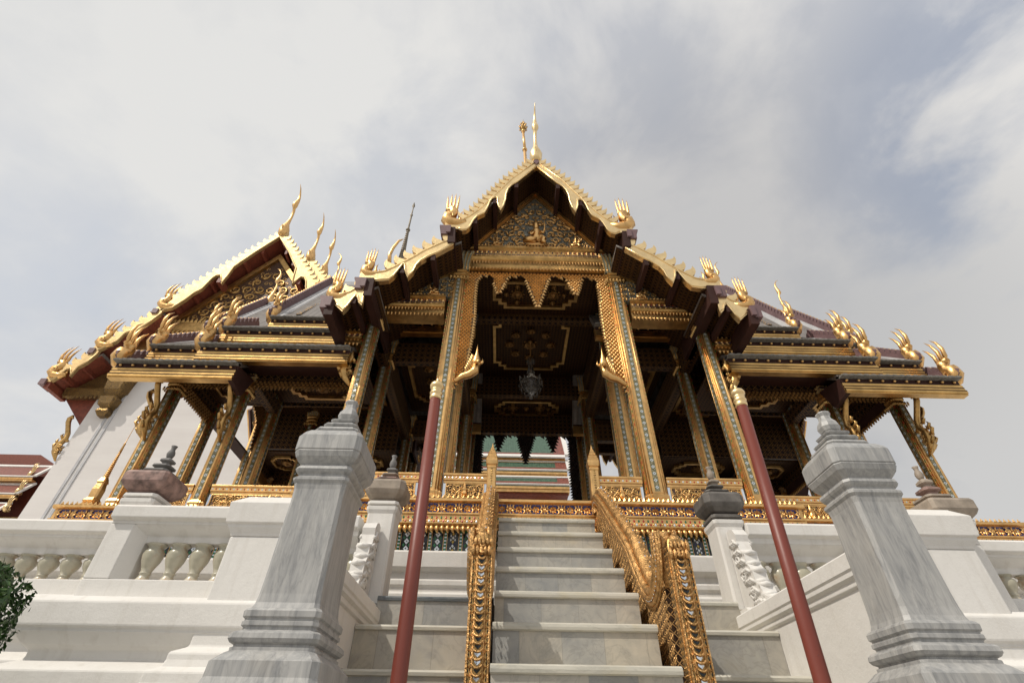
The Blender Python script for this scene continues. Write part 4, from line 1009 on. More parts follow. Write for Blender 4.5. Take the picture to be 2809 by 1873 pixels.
# ---- ceilings with gilded star coffers
def ceiling(x0, x1, y0, y1, z, cof, name='ceiling'):
    b = MB(); b.box(x0, x1, y0, y1, z, z+.03); c = build(b, name, 'ceiling', pav)
    cx, cy, hx, hy, st, dots = cof
    def ring(a, cc):
        q = st
        P_ = [(hx-a, cy+hy-a-2*q), (hx-a-q, cy+hy-a-2*q), (hx-a-q, cy+hy-a-q), (hx-a-2*q, cy+hy-a-q), (hx-a-2*q, cy+hy-a)]
        right = [(cx+u, v) for u, v in P_]; left = [(cx-u, v) for u, v in reversed(P_)]
        up_ = right+left; dn = [(u, 2*cy-v) for u, v in reversed(up_)]
        return up_+dn
    A, B = ring(0, 0), ring(.05 if hx > .3 else .03, 0); n = len(A); m_ = MB()
    vs = [(x, y, z-.045) for x, y in A]+[(x, y, z-.045) for x, y in B]+[(x, y, z-.001) for x, y in A]+[(x, y, z-.001) for x, y in B]
    fs = []
    for i in range(n):
        j = (i+1) % n; fs += [(i, j, n+j, n+i), (2*n+i, i, j, 2*n+j)[::-1], (n+i, 3*n+i, 3*n+j, n+j)[::-1]]
    m_.add(vs, fs); build(m_, 'coffer_frame', 'gold_old', c)
    for dx, dy, r in dots:
        m_ = MB()
        X, Y = cx+dx, cy+dy
        m_.lathe([(r, z-.012), (r*.9, z-.04), (r*.75, z-.03), (r*.5, z-.05), (r*.2, z-.075), (.001, z-.08)], X, Y, 12)
        for q in range(10):
            a = q*pi/5; m_.stud((X+r*1.1*cos(a), Y+r*1.1*sin(a), z-.012), (r*.25*cos(a), r*.25*sin(a), 0), (r*.2*sin(a), -r*.2*cos(a), 0), (0, 0, -1), .02)
        build(m_, 'ceiling_rosette', 'gold_dim', c)
small = [(-.28, 0, .09), (.28, 0, .09), (-.28, .17, .04), (-.28, -.17, .04), (.28, .17, .04), (.28, -.17, .04), (0, 0, .05), (-.45, 0, .035), (.45, 0, .035)]
ceiling(-1.1, 1.1, 5.1, 5.93, 7.15, (0, 5.46, .66, .29, .085, small))
ceiling(-1.1, 1.1, 6.07, 8.13, 7.48, (0, 7.08, .68, .74, .10, [(.38*cos(q*pi/4), .38*sin(q*pi/4), .075) for q in range(8)]+[(0, 0, .11)]))
ceiling(-1.1, 1.1, 8.27, 9.05, 7.15, (0, 8.74, .66, .29, .085, small))
for s in (-1, 1):
    x0, x1 = sorted((s*1.27, s*2.2)); ceiling(x0, x1, 6.1, 8.1, 6.62, (s*1.73, 7.1, .34, .62, .07, [(0, d, .08) for d in (-.36, 0, .36)]))
    ceiling(x0, x1, 5.1, 5.9, 6.62, (s*1.73, 5.5, .30, .26, .06, [(0, 0, .09)]))
    ceiling(x0, x1, 8.3, 9.0, 6.62, (s*1.73, 8.7, .30, .26, .06, [(0, 0, .09)]))
    x0, x1 = sorted((s*2.33, s*3.78)); ceiling(x0, x1, 6.45, 7.75, 6.30, (s*2.9, 7.1, .42, .42, .08, [(.3*cos(q*pi/4), .3*sin(q*pi/4), .06) for q in range(8)]))
    ceiling(x0, x1, 5.5, 6.35, 5.64, (s*3.05, 5.95, .45, .25, .07, [(0, 0, .09), (-.22, 0, .05), (.22, 0, .05)]))
    ceiling(x0, x1, 7.85, 8.7, 5.64, (s*3.05, 8.25, .45, .25, .07, [(0, 0, .09)]))
    x0, x1 = sorted((s*3.9, s*4.69)); ceiling(x0, x1, 6.45, 7.75, 6.30, (s*4.29, 7.1, .30, .38, .06, [(0, 0, .12)]))
    ceiling(x0, x1, 5.55, 6.35, 5.60, (s*4.29, 5.95, .24, .25, .05, [(0, 0, .09)]))
    ceiling(x0, x1, 7.85, 8.65, 5.60, (s*4.29, 8.25, .24, .25, .05, [(0, 0, .09)]))

# ---- pierced gilded valances hanging in the openings
def valance(X, outline, mat, mat2, parent, test=None, sp=.042, y=0, edge=None):
    b = MB(); b.X = X; b.prism(outline, 'xz', y-.012, y+.012)
    o = build(b, 'valance', mat2, parent)
    xs = [p[0] for p in outline]; zs = [p[1] for p in outline]
    def inside(px, pz):
        c = False; n = len(outline)
        for i in range(n):
            x1, z1 = outline[i]; x2, z2 = outline[(i+1) % n]
            if (z1 > pz) != (z2 > pz) and px < (x2-x1)*(pz-z1)/(z2-z1)+x1: c = not c
        return c
    b = MB(); b.X = X; z = min(zs); r = 0
    while z < max(zs):
        x = min(xs)+(sp/2 if r % 2 else 0)
        while x < max(xs):
            if inside(x, z) and inside(x, z+sp*.4):
                b.add([(x, y-.013, z-sp*.62), (x+sp*.42, y-.014, z), (x+sp*.28, y-.014, z+sp*.42), (x-sp*.28, y-.014, z+sp*.42), (x-sp*.42, y-.014, z), (x, y-.034, z-sp*.15)],
                      [(0, 1, 5), (1, 2, 5), (2, 3, 5), (3, 4, 5), (4, 0, 5)])
            x += sp
        z += sp*.62; r += 1
    # leafy edge teeth
    n = len(outline)
    for i in (edge if edge is not None else range(n)):
        (ax, az), (bx, bz) = outline[i], outline[(i+1) % n]; l = sqrt((bx-ax)**2+(bz-az)**2); k = max(1, int(l/(sp*.9)))
        ar = sum(p[0]*q[1]-q[0]*p[1] for p, q in zip(outline, outline[1:]+outline[:1]))
        sg = 1 if ar > 0 else -1; nx, nz = (bz-az)/l*sg, -(bx-ax)/l*sg
        for j in range(k):
            t = (j+.5)/k; cx, cz = ax+(bx-ax)*t, az+(bz-az)*t; tx, tz = (bx-ax)/l*sp*.45, (bz-az)/l*sp*.45
            dn = sp*.30
            b.prism([(cx-tx, cz-tz), (cx+tx, cz+tz), (cx+nx*sp*.8, cz+nz*sp*.8-dn)], 'xz', y-.014, y+.008)
    build(b, 'scales', mat, o); return o
def arch_outline(hw, zt, sc=1):
    h = [(0, -.62), (.05, -.45), (.10, -.27), (.155, -.06), (.20, .0), (.30, .02), (.34, -.02), (.38, .02), (.44, -.02), (.485, -.14), (.53, -.28), (.56, -.36), (.59, -.27), (.63, -.13), (.67, .0), (.74, .02), (.78, -.02), (.83, .01), (.89, -.02)]
    pts = [(a*hw/.92, zt-.14+c*sc) for a, c in h]
    return [(p, q) for p, q in pts]
H_ = arch_outline(.92, 7.24)
side = [(.86*1.09/.92*.9, 6.95), (.905, 6.70), (.89, 6.30), (.90, 5.95), (.925, 5.62), (.94, 5.42), (.955, 5.32), (1.0, 5.26), (1.06, 5.12), (1.09, 5.06), (1.10, 7.19)]
out = H_[:-1]+[(.90, 6.98)]+side[1:]
full = [(p, q) for p, q in out]+[(-p, q) for p, q in reversed(out[1:])]
ne = len(out)-2
valance(Matrix.Translation((0, 5.06, 0)), full, 'gold', 'panel_dark', pav, edge=[i for i in range(len(full)) if not (full[i][1] > 7.1 or full[(i+1) % len(full)][1] > 7.15)], sp=.052)
valance(Matrix.Translation((0, 9.2, -.36)), full, 'valance_silhouette', 'valance_silhouette', pav, edge=[i for i in range(len(full)) if not (full[i][1] > 7.1 or full[(i+1) % len(full)][1] > 7.15)], sp=.06)  # rear valance coloured as a dark silhouette against the light behind
for s in (-1, 1):                                            # crowned naga heads ending the front arch
    b = MB(); u = s*.80
    V = lambda a, c, d=0: (s*a, 4.98-d, c)
    b.tube([V(1.05, 5.12), V(.96, 5.20), V(.88, 5.22, .01), V(.81, 5.27, .02), V(.80, 5.36, .02)], [.03, .045, .05, .055, .05], 8)
    b.lathe([(.03, 5.33), (.055, 5.37), (.060, 5.42), (.045, 5.45), (.050, 5.465), (.035, 5.49), (.036, 5.50), (.022, 5.53), (.024, 5.54), (.012, 5.58), (.008, 5.62), (.001, 5.70)], s*.80, 4.96, 10)
    for q in range(7):
        a = .2+q*.35; b.tube([V(.90+.06*cos(a+1.2), 5.24+.03*q, .02), V(.93-.012*q, 5.30+.035*q, .04), V(.90-.01*q, 5.34+.03*q, .03)], [.02, .016, .002], 5)
    for a in (-1, 1): b.tube([V(.80+.04*a, 5.38, .02), V(.80+.08*a, 5.41, .02), V(.80+.075*a, 5.47, .02)], [.02, .016, .002], 5)
    b.tube([V(.80, 5.37, .07), V(.77, 5.35, .11), V(.76, 5.38, .12)], [.03, .02, .006], 6)
    build(b, 'naga_head', 'gold', pav)
def small_arch(X, hw, zt, drop, parent, mat='gold_dim'):
    o = [(-hw, zt), (-hw, zt-drop), (-hw*.93, zt-drop*.75), (-hw*.86, zt-drop*.52), (-hw*.74, zt-drop*.38), (-hw*.5, zt-drop*.26), (-hw*.2, zt-drop*.18), (0, zt-drop*.30), (hw*.2, zt-drop*.18), (hw*.5, zt-drop*.26), (hw*.74, zt-drop*.38), (hw*.86, zt-drop*.52), (hw*.93, zt-drop*.75), (hw, zt-drop), (hw, zt)]
    valance(X, o, mat, 'brown', parent, edge=range(1, 13), sp=.06)
for s in (-1, 1):
    small_arch(Matrix.Translation((s*3.05, 8.7, 0)), .66, 5.44, .8, pav, 'valance_silhouette')  # back arch, same painted silhouette colour
    small_arch(Matrix.Translation((s*4.74, 7.1, 0)) @ Matrix.Rotation(pi/2, 4, 'Z'), .63, 6.36, .8, pav, 'gold_dim')
    for y in (5.95, 8.25):
        valance(Matrix.Translation((s*4.74, y, 0)) @ Matrix.Rotation(pi/2, 4, 'Z'), [(-.38, 5.30), (.38, 5.30), (.38, 5.44), (-.38, 5.44)], 'gold_dim', 'brown', pav, edge=[0], sp=.06)
    for x in (4.29, 3.05):
        for y in (5.5, 8.7): valance(Matrix.Translation((s*x, y, 0)), [(-.37 if x > 4 else -.7, 5.34), (.37 if x > 4 else .7, 5.34), (.37 if x > 4 else .7, 5.44), (-.37 if x > 4 else -.7, 5.44)], 'gold_dim', 'brown', pav, edge=[0], sp=.055)

# ---- naga brackets propping the eaves
def prop(p0, p1, side, k, parent):
    """S-shaped naga from low on a column (p0) to the eave (p1)"""
    a, c = Vector(p0), Vector(p1); d = c-a; o = Vector((d.x, d.y, 0)).normalized(); b = MB()
    V = lambda t, q: a+Vector((0, 0, d.z*t))+o*q
    L_ = (d.x**2+d.y**2)**.5
    b.tube([V(-.05, 0), V(.1, L_*.35), V(.22, L_*.55), V(.36, L_*.50), V(.48, L_*.30), V(.62, L_*.42), V(.78, L_*.75), V(.9, L_*1.0), V(1.0, L_*1.1), V(1.06, L_*.95), V(1.0, L_*.8)], [.012*k, .035*k, .042*k, .038*k, .034*k, .034*k, .032*k, .034*k, .034*k, .026*k, .010*k], 8)
    for t, q, h in ((.12, .5, .14), (.25, .75, .16), (.36, .72, .14), (.2, .1, .15), (.42, .05, .16), (.5, .6, .12), (.05, .25, .1)):
        b.tube([V(t, L_*q), V(t+h*.5, L_*(q+.22)), V(t+h, L_*(q+.12))], [.026*k, .018*k, .002], 5)
    for t, q in ((.16, .3), (.3, .32)):
        pts = spiral((0, 0), .035*k, 1.4, t*9, 1, 10)
        for sd in (-1, 1):
            nrm = Vector((-o.y, o.x, 0)); b.tube([V(t, L_*q)+o*u+Vector((0, 0, v))+nrm*sd*.03*k for u, v in pts], .007*k, 5)
    build(b, 'naga_bracket', 'gold_old', parent)
for s in (-1, 1):
    for x in (3.84, 4.74): prop((s*x, 5.41, 4.50), (s*x, 5.16, 5.16), s, 1, pav)
    prop((s*4.83, 5.5, 4.55), (s*5.05, 5.5, 5.2), s, 1, pav)
    prop((s*2.35, 5.1, 5.14), (s*2.58, 5.08, 5.93), s, 1.15, pav)
    b = MB()

# ---- stacked wing roofs: eaves, slopes, verges
def eave(x0, x1, y, z, parent, f=1):
    """gilded eave cornice facing -Y (f=1) or +Y (f=-1); z = top edge of the tiles"""
    Y = lambda d: y+f*d
    b = MB(); b.prism([(Y(-.035), z), (Y(-.03), z-.016), (Y(.06), z-.018), (Y(.10), z+.02), (Y(.08), z+.03)], 'yz', x0, x1); e = build(b, 'tile_edge', 'slate_edge', parent)
    b = MB()
    b.prism([(Y(.05), z-.055), (Y(.05), z-.085), (Y(.035), z-.09), (Y(.035), z-.125), (Y(.045), z-.13), (Y(.045), z-.138), (Y(.03), z-.142), (Y(.03), z-.165), (Y(.048), z-.17), (Y(.05), z-.178), (Y(.02), z-.182), (Y(.02), z-.215), (Y(.035), z-.22), (Y(.035), z-.235), (Y(.12), z-.235), (Y(.12), z-.055)], 'yz', x0, x1)
    build(b, 'eave_fascia', 'gold_fascia', parent)
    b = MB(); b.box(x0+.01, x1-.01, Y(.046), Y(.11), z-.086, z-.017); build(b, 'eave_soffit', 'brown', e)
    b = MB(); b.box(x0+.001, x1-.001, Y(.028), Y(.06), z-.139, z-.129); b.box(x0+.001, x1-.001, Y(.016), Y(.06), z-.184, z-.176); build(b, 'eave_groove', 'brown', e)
    b = MB(); n = max(2, int((x1-x0)/.145))
    for i in range(n):
        x = x0+(i+.5)*(x1-x0)/n; c = Vector((x, Y(.022), z-.048))
        b.tube([c+Vector((0, f*.045, -.004)), c+Vector((0, f*.01, 0)), c, c+Vector((0, -f*.006, 0))], [.016, .019, .014, .002], 8)
    if f == 1: build(b, 'eave_knob', 'gold', e)
    b = MB(); n = max(2, int((x1-x0)/.085))
    for i in range(n):
        x = x0+(i+.5)*(x1-x0)/n
        b.prism([(x-.035, z+.0), (x+.035, z+.0), (x+.02, z+.009), (x-.02, z+.009)], 'xz', Y(-.034), Y(.05))
    if f == 1: build(b, 'tile_end', 'slate_edge', e)
def slope(x0, x1, p0, p1, parent, side, verge=True, nag=True, cho=None, k=.55):
    """roof slope from eave p0=(y,z) up to p1=(y,z); side = sign of x where the gable verge is"""
    f = 1 if p1[0] > p0[0] else -1
    b = MB(); t = .035
    b.prism([(p0[0], p0[1]+.02), (p1[0], p1[1]), (p1[0], p1[1]-.06), (p0[0]+f*.05, p0[1]-.03)], 'yz', x0, x1)
    r = build(b, 'roof_slope', 'roof_tile', parent)
    xv = x1 if side > 0 else x0; dz = (p1[1]-p0[1])/(p1[0]-p0[0])
    b = MB(); xa, xb = sorted((xv, xv-side*.17))
    q = [(p0[0], p0[1]+.03), (p1[0], p1[1]+.01)]
    b.prism([q[0], q[1], (q[1][0], q[1][1]-.03), (q[0][0], q[0][1]-.03)], 'yz', xa, xb)
    xa, xb = sorted((xv-side*.05, xv-side*.08)); b.prism([(q[0][0], q[0][1]+.015), (q[1][0], q[1][1]+.015), q[1], q[0]], 'yz', xa, xb)
    xa, xb = sorted((xv-side*.12, xv-side*.15)); b.prism([(q[0][0], q[0][1]+.015), (q[1][0], q[1][1]+.015), q[1], q[0]], 'yz', xa, xb)
    build(b, 'roof_border', 'grey_border', r)
    # verge boards: mauve towards the roof, gold outside, with fins
    Ln = sqrt((p1[0]-p0[0])**2+(p1[1]-p0[1])**2); ty, tz = (p1[0]-p0[0])/Ln, (p1[1]-p0[1])/Ln; ny, nz = (-tz, ty) if ty*f > 0 and f > 0 else (tz, -ty)
    if nz < 0: ny, nz = -ny, -nz
    b = MB(); g = MB(); n = max(2, int(Ln/.10))
    H = .085
    base_ = [(p0[0]+ty*.03-ny*.06, p0[1]+tz*.03-nz*.06), (p1[0]-ny*.10, p1[1]-nz*.10), (p1[0]+ny*H, p1[1]+nz*H), (p0[0]+ny*H, p0[1]+nz*H)]
    xa, xb = sorted((xv+side*.002, xv+side*.035)); b.prism(base_, 'yz', xa, xb)
    xc, xd = sorted((xv+side*.036, xv+side*.060)); e_ = .16; base2 = [(base_[0][0]+ty*e_, base_[0][1]+tz*e_), base_[1], base_[2], (base_[3][0]+ty*e_, base_[3][1]+tz*e_)]; g.prism(base2, 'yz', xc, xd)
    for i in range(n):
        s0 = Ln*(i+.08)/n; s1 = Ln*(i+.86)/n
        o = [(p0[0]+ty*s0+ny*H*.98, p0[1]+tz*s0+nz*H*.98), (p0[0]+ty*s1+ny*H*.98, p0[1]+tz*s1+nz*H*.98), (p0[0]+ty*(s1+.01)+ny*(H+.06), p0[1]+tz*(s1+.01)+nz*(H+.06)), (p0[0]+ty*(s0+.03)+ny*(H+.045), p0[1]+tz*(s0+.03)+nz*(H+.045))]
        b.prism(o, 'yz', xa, xb)
        if s0 > .16: g.prism(o, 'yz', xc, xd)
    vb = build(b, 'verge_board', 'mauve', parent); build(g, 'bargeboard', 'gold', vb)
    if nag:
        b = MB(); b.X = Matrix(((0, 1, 0, xv+side*.03), (-f, 0, 0, p0[0]+f*.10), (0, 0, 1, p0[1]+.03), (0, 0, 0, 1)))
        naga(b, 0, 0, 0, k*1.06, 1, 3); build(b, 'naga_finial', 'gold', parent)
        b = MB(); b.X = Matrix(((0, 1, 0, xv), (-f, 0, 0, p0[0]+f*.22), (0, 0, 1, p0[1]+.10), (0, 0, 0, 1)))
        b.prism([(-.20, -.05), (.10, -.10), (.08, .05), (-.02, .14), (-.14, .12), (-.22, .02)], 'xz', -.02, .02); build(b, 'finial_back', 'mauve', parent)
def wing(s):
    # (x inner, x outer, eave y, eave z, top y, top z)
    tiers = [(.9, 4.00, 5.58, 6.66, 7.1, 9.0), (2.3, 4.34, 5.20, 6.10, 5.95, 6.78), (2.42, 4.34, 4.95, 5.60, 5.62, 6.12),
             (3.7, 5.12, 5.92, 6.66, 7.1, 8.38), (3.9, 5.20, 5.24, 5.79, 6.1, 6.60), (3.74, 5.24, 4.93, 5.30, 5.6, 5.80)]
    for i, (a, c, y0, z0, y1, z1) in enumerate(tiers):
        x0, x1 = sorted((s*a, s*c))
        for f in (1, -1):
            Y0 = y0 if f > 0 else 14.2-y0; Y1 = y1 if f > 0 else 14.2-y1
            slope(x0, x1, (Y0+f*.02, z0), (Y1, z1), pav, s, k=.62 if f > 0 else .6)
            eave(x0 if i != 3 else x0, x1, Y0, z0, pav, f)
    for x, z, k in ((4.02, 8.98, .48), (5.14, 8.36, .52)):
        b = MB(); b.X = Matrix(((0, -s, 0, s*x), (s, 0, 0, 7.1), (0, 0, 1, z), (0, 0, 0, 1))); chofa(b, 0, .05, 0, k); build(b, 'chofa', 'gold', pav)
    for x, z, w in ((4.0, 8.97, 1.45), (5.1, 8.35, 1.1)):
        b = MB(); xx = s*(x-.35); b.prism([(7.1-w, z-w*1.5), (7.1+w, z-w*1.5), (7.1, z-.05)], 'yz', xx-.03, xx+.03); build(b, 'gable_panel', 'carved_blue', pav)
    b = MB(); x0, x1 = sorted((s*4.78, s*5.0)); 
    b.box(x0, x1, 5.5, 8.7, 5.50, 5.53); x0, x1 = sorted((s*2.5, s*4.95)); b.box(x0, x1, 5.03, 5.5, 5.37, 5.39) if False else None
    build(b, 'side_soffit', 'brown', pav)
    # sloping soffits under the lowest eaves
    for a, c, y0, z0 in ((2.42, 4.34, 4.95, 5.36), (3.74, 5.24, 4.93, 5.07)):
        x0, x1 = sorted((s*a, s*c)); b = MB()
        for f in (1, -1):
            b = MB(); Y = lambda q: q if f > 0 else 14.2-q
            b.prism([(Y(y0+.05), z0+.01), (Y(5.48), 5.50), (Y(5.48), 5.53), (Y(y0+.05), z0+.04)], 'yz', x0, x1)
            build(b, 'soffit', 'brown', pav)
    # dark end board closing the inner end of the lowest outer eave
    b = MB(); xx = s*3.76; b.prism([(4.98, 5.28), (4.98, 5.06), (5.26, 5.03), (5.40, 5.36)], 'yz', xx-.03, xx+.03); build(b, 'end_board', 'brown', pav)
both(wing)
b = MB(); b.box(-5.1, 5.1, 7.04, 7.16, 8.28, 8.38); b.box(-4.0, 4.0, 7.03, 7.17, 8.88, 8.99); build(b, 'ridge_cap', 'grey_border', pav)
# slim crowning spire on the roof crossing
b = MB(); z = 8.9; r = .62
for i in range(5):
    b.sq([(r, z), (r*1.05, z+.05), (r*.8, z+.2), (r*.7, z+.32)], 0, 7.1, .25); z += .32; r *= .76
b.sq([(.16, z), (.19, z+.1), (.12, z+.35), (.06, z+.6)], 0, 7.1, .3); z += .6
b.tube([(-.0, 7.1, z), (-.03, 7.1, 13.2), (-.06, 7.1, 14.42)], [.06, .05, .042], 10)
b.tube([(-.06, 7.1, 14.42), (-.06, 7.1, 14.46), (-.06, 7.1, 14.50)], [.065, .07, .05], 10)
b.tube([(-.06, 7.1, 14.5), (-.10, 7.1, 15.45)], [.042, .034], 10)
b.tube([(-.10, 7.1, 15.45), (-.10, 7.1, 15.50), (-.10, 7.1, 15.53)], [.055, .06, .04], 10)
build(b, 'spire', 'gold', pav)
b = MB(); b.lathe([(.03, 15.53), (.075, 15.60), (.085, 15.70), (.07, 15.80), (.04, 15.93), (.012, 16.05), (.003, 16.2)], -.10, 7.1, 10)
for q in range(8):
    for zz in (15.58, 15.72, 15.85):
        a = q*pi/4+zz*3; R_ = .085 if zz < 15.8 else .05
        b.tube([(-.10+R_*cos(a), 7.1+R_*sin(a), zz), (-.10+R_*1.4*cos(a), 7.1+R_*1.4*sin(a), zz+.05), (-.10+R_*1.15*cos(a), 7.1+R_*1.15*sin(a), zz+.13)], [.02, .015, .002], 5)
build(b, 'spire_bud', 'gold_old', pav)

# ================================================================== CHANDELIER
t = thing('chandelier', 'dusty crystal chandelier hanging from the middle ceiling coffer of the pavilion', 'chandelier', (0, 7.0, 6.2))
b = MB(); b.lathe([(.012, 6.75), (.012, 7.42), (.06, 7.43), (.07, 7.47)], 0, 7.0, 10)
build(b, 'stem', 'gold_dim', t)
b = MB(); b.lathe([(.03, 6.74), (.08, 6.76), (.05, 6.82), (.04, 6.95), (.09, 7.0), (.05, 7.05), (.03, 7.1)], 0, 7.0, 16)
b.lathe([(.005, 6.21), (.03, 6.24), (.05, 6.30), (.09, 6.36), (.15, 6.44), (.175, 6.52), (.17, 6.58), (.12, 6.63), (.06, 6.70), (.04, 6.75)], 0, 7.0, 20)
for q in range(14):
    a = q*2*pi/14
    for zz, R_ in ((6.60, .19), (6.50, .20), (6.42, .165), (6.34, .11)): b.lathe([(.002, zz-.05), (.014, zz-.02), (.012, zz), (.002, zz+.012)], R_*cos(a), 7.0+R_*sin(a), 5)
build(b, 'crystal_body', 'crystal', t)
b = MB()
for q in range(6):
    a = q*pi/3+.3; b.tube([(.05*cos(a), 7+.05*sin(a), 6.55), (.14*cos(a), 7+.14*sin(a), 6.50), (.2*cos(a), 7+.2*sin(a), 6.56), (.2*cos(a), 7+.2*sin(a), 6.64)], [.012, .012, .012, .018], 6)
build(b, 'lamp_arm', 'crystal', t)

# ================================================================== GREAT HALL on the left
HY = 14.0; AX = -10.5
hall = thing('great_hall', 'tall whitewashed hall with red-brown soffits and golden bargeboards, behind the left end of the pavilion', 'hall', (AX, HY+8, 0))
b = MB(); b.prism([(AX-4.25, 0), (AX+4.25, 0), (AX+4.05, 13.1), (AX-4.05, 13.1)], 'xz', HY+.75, HY+22); build(b, 'wall', 'plaster_hall', hall)
b = MB()
for s in (-1, 1):
    for a in (3.18, 3.36):
        b.prism([(AX+s*(a+.11), 0), (AX+s*(a+.19), 0), (AX+s*(a+.02), 13), (AX+s*(a-.06), 13)], 'xz', HY+.72, HY+.76)
build(b, 'pilaster_groove', 'grey_border', hall)
HB = (([(0, 19.30), (1.58, 17.16), (2.39, 15.98), (2.76, 15.50), (2.95, 15.00), (3.28, 14.66)], [(3.28, 14.42), (3.03, 14.46), (2.74, 14.58), (2.44, 15.02), (2.27, 15.38), (2.05, 15.62), (1.90, 16.20), (1.78, 16.42), (1.62, 16.45), (1.52, 16.25), (1.41, 15.98), (1.32, 16.50), (1.28, 16.95), (.67, 17.98), (0, 18.95)]),
      ([(3.05, 14.60), (3.81, 13.62), (4.07, 13.22), (4.37, 12.90), (4.60, 12.72)], [(4.60, 12.50), (4.36, 12.46), (4.15, 12.70), (3.96, 12.88), (3.86, 13.25), (3.70, 13.38), (3.60, 13.30), (3.50, 13.05), (3.50, 13.40), (3.26, 13.80), (3.02, 14.25)]),
      ([(4.35, 12.56), (4.75, 12.08), (4.95, 11.82), (5.2, 11.55), (5.45, 11.38)], [(5.45, 11.12), (5.24, 11.10), (5.11, 11.28), (5.0, 11.58), (4.88, 11.64), (4.80, 11.52), (4.73, 11.34), (4.68, 11.70), (4.48, 11.92), (4.34, 12.25)]))
levels = [(0, 0), (2.7, 1.5), (4.4, 2.3)]
for li, (dy, dz) in enumerate(levels):
    for s in (-1, 1):
        for TT, LL in HB:
            sp, hh = .27, .20
            b = MB(); b.X = Matrix.Translation((AX, HY+dy, dz)); barge(b, TT, LL, -.05, .06, s); rib_along(b, [(p, q+.05) for p, q in LL], -.05, s, .035, 1)
            bo = build(b, 'bargeboard', 'gold_pale', hall)
            b = MB(); b.X = Matrix.Translation((AX, HY+dy, dz)); teeth(b, TT[:-1], -.04, .05, .30, .22, s); build(b, 'roof_tooth_row', 'gold_pale', bo)
        if li == 0:
            for u, z in ((3.12, 14.72), (4.42, 12.75), (5.30, 11.4)):
                b = MB(); b.X = Matrix.Translation((AX, HY+dy, dz)); naga(b, s*u, z, 0, 1.25, s, 3); build(b, 'naga_finial', 'gold', hall)
                b = MB(); b.X = Matrix.Translation((AX, HY+dy, dz)); b.box(s*(u+.16)-.10, s*(u+.16)+.10, -.10, .4, z-.42, z-.20); build(b, 'bracket_block', 'mauve', hall)
            for pts, yb in (([(0, 19.12), (1.58, 17.0), (2.39, 15.8), (3.2, 14.6)], 3), ([(3.0, 14.45), (3.81, 13.45), (4.55, 12.65)], 3), ([(4.25, 12.45), (4.9, 11.75), (5.4, 11.30)], 3)):
                b = MB(); b.X = Matrix.Translation((AX, HY, 0)); b.prism([(s*a, c-.12) for a, c in pts]+[(s*a, c-.22) for a, c in reversed(pts)], 'xz', .06, 20); build(b, 'soffit', 'soffit_red', hall)
                b = MB(); b.X = Matrix.Translation((AX, HY, 0)); b.prism([(s*a, c-.0) for a, c in pts]+[(s*a, c-.11) for a, c in reversed(pts)], 'xz', .07, 22); build(b, 'roof_slope', 'roof_tile', hall)
            b = MB(); b.X = Matrix.Translation((AX, HY, 0))
            pth = [(.5, 18.2), (1.0, 17.5), (1.9, 16.25), (2.35, 15.6), (2.8, 14.95), (3.4, 13.7), (3.85, 13.2), (4.6, 11.95), (5.0, 11.5)]
            for u, z in pth:
                b = MB(); b.X = Matrix.Translation((AX, HY, 0)); b.box(s*u-.05, s*u+.05, .07, .85, z-.2, z+.05); build(b, 'purlin', 'soffit_red', hall)
            for u, z in ((1.58, 16.35), (3.3, 14.2), (4.5, 12.35), (5.3, 11.15)):
                b = MB(); b.X = Matrix.Translation((AX, HY, 0)); b.box(s*u-.08, s*u+.08, -.02, .85, z-.26, z-.02); build(b, 'purlin', 'soffit_red', hall)
    b = MB(); chofa(b, AX, 19.25+dz, HY+dy, 1.72); build(b, 'chofa', 'gold', hall)
    if li:
        b = MB(); b.X = Matrix.Translation((AX, HY+dy, dz))
        for s in (-1, 1): b.prism([(s*0, 19.0), (s*3.2, 14.3), (s*3.2, 14.0), (0, 18.7)], 'xz', .05, 18)
        build(b, 'roof_slope', 'roof_tile', hall)
GYh = HY+.62
b = MB(); b.prism([(AX-2.95, 14.35), (AX+2.95, 14.35), (AX, 18.35)], 'xz', GYh, GYh+.2); hp = build(b, 'pediment', 'panel_dark', hall)
b = MB()
for s in (-1, 1): b.prism([(AX+s*3.05, 14.35), (AX+s*2.8, 14.35), (AX, 18.15), (AX, 18.5)], 'xz', GYh-.12, GYh+.1)
b.box(AX-4.2, AX+4.2, GYh-.14, GYh+.3, 13.95, 14.34); b.box(AX-4.0, AX+4.0, GYh-.05, GYh+.3, 13.1, 13.94)
build(b, 'pediment_frame', 'gold_old', hp)
b = MB(); leafy_line(b, AX-4, AX+4, GYh-.15, 14.34, .16, .22, False); leafy_line(b, AX-4, AX+4, GYh-.14, 13.95, .16, .2)
for s in (-1, 1):
    pass
b.X = Matrix.Translation((AX, 0, 0)); flames(b, lambda x, z, r: x/2.75+(z-14.35)/3.75 < .97, GYh, .50, .20, 0, 3, 14.4, 18.2); flames(b, lambda x, z, r: x/2.75+(z-14.35)/3.75 < .98, GYh+.02, .33, .09, .1, 3, 14.4, 18.2); b.X = None
build(b, 'scrollwork', 'gold_old', hp)
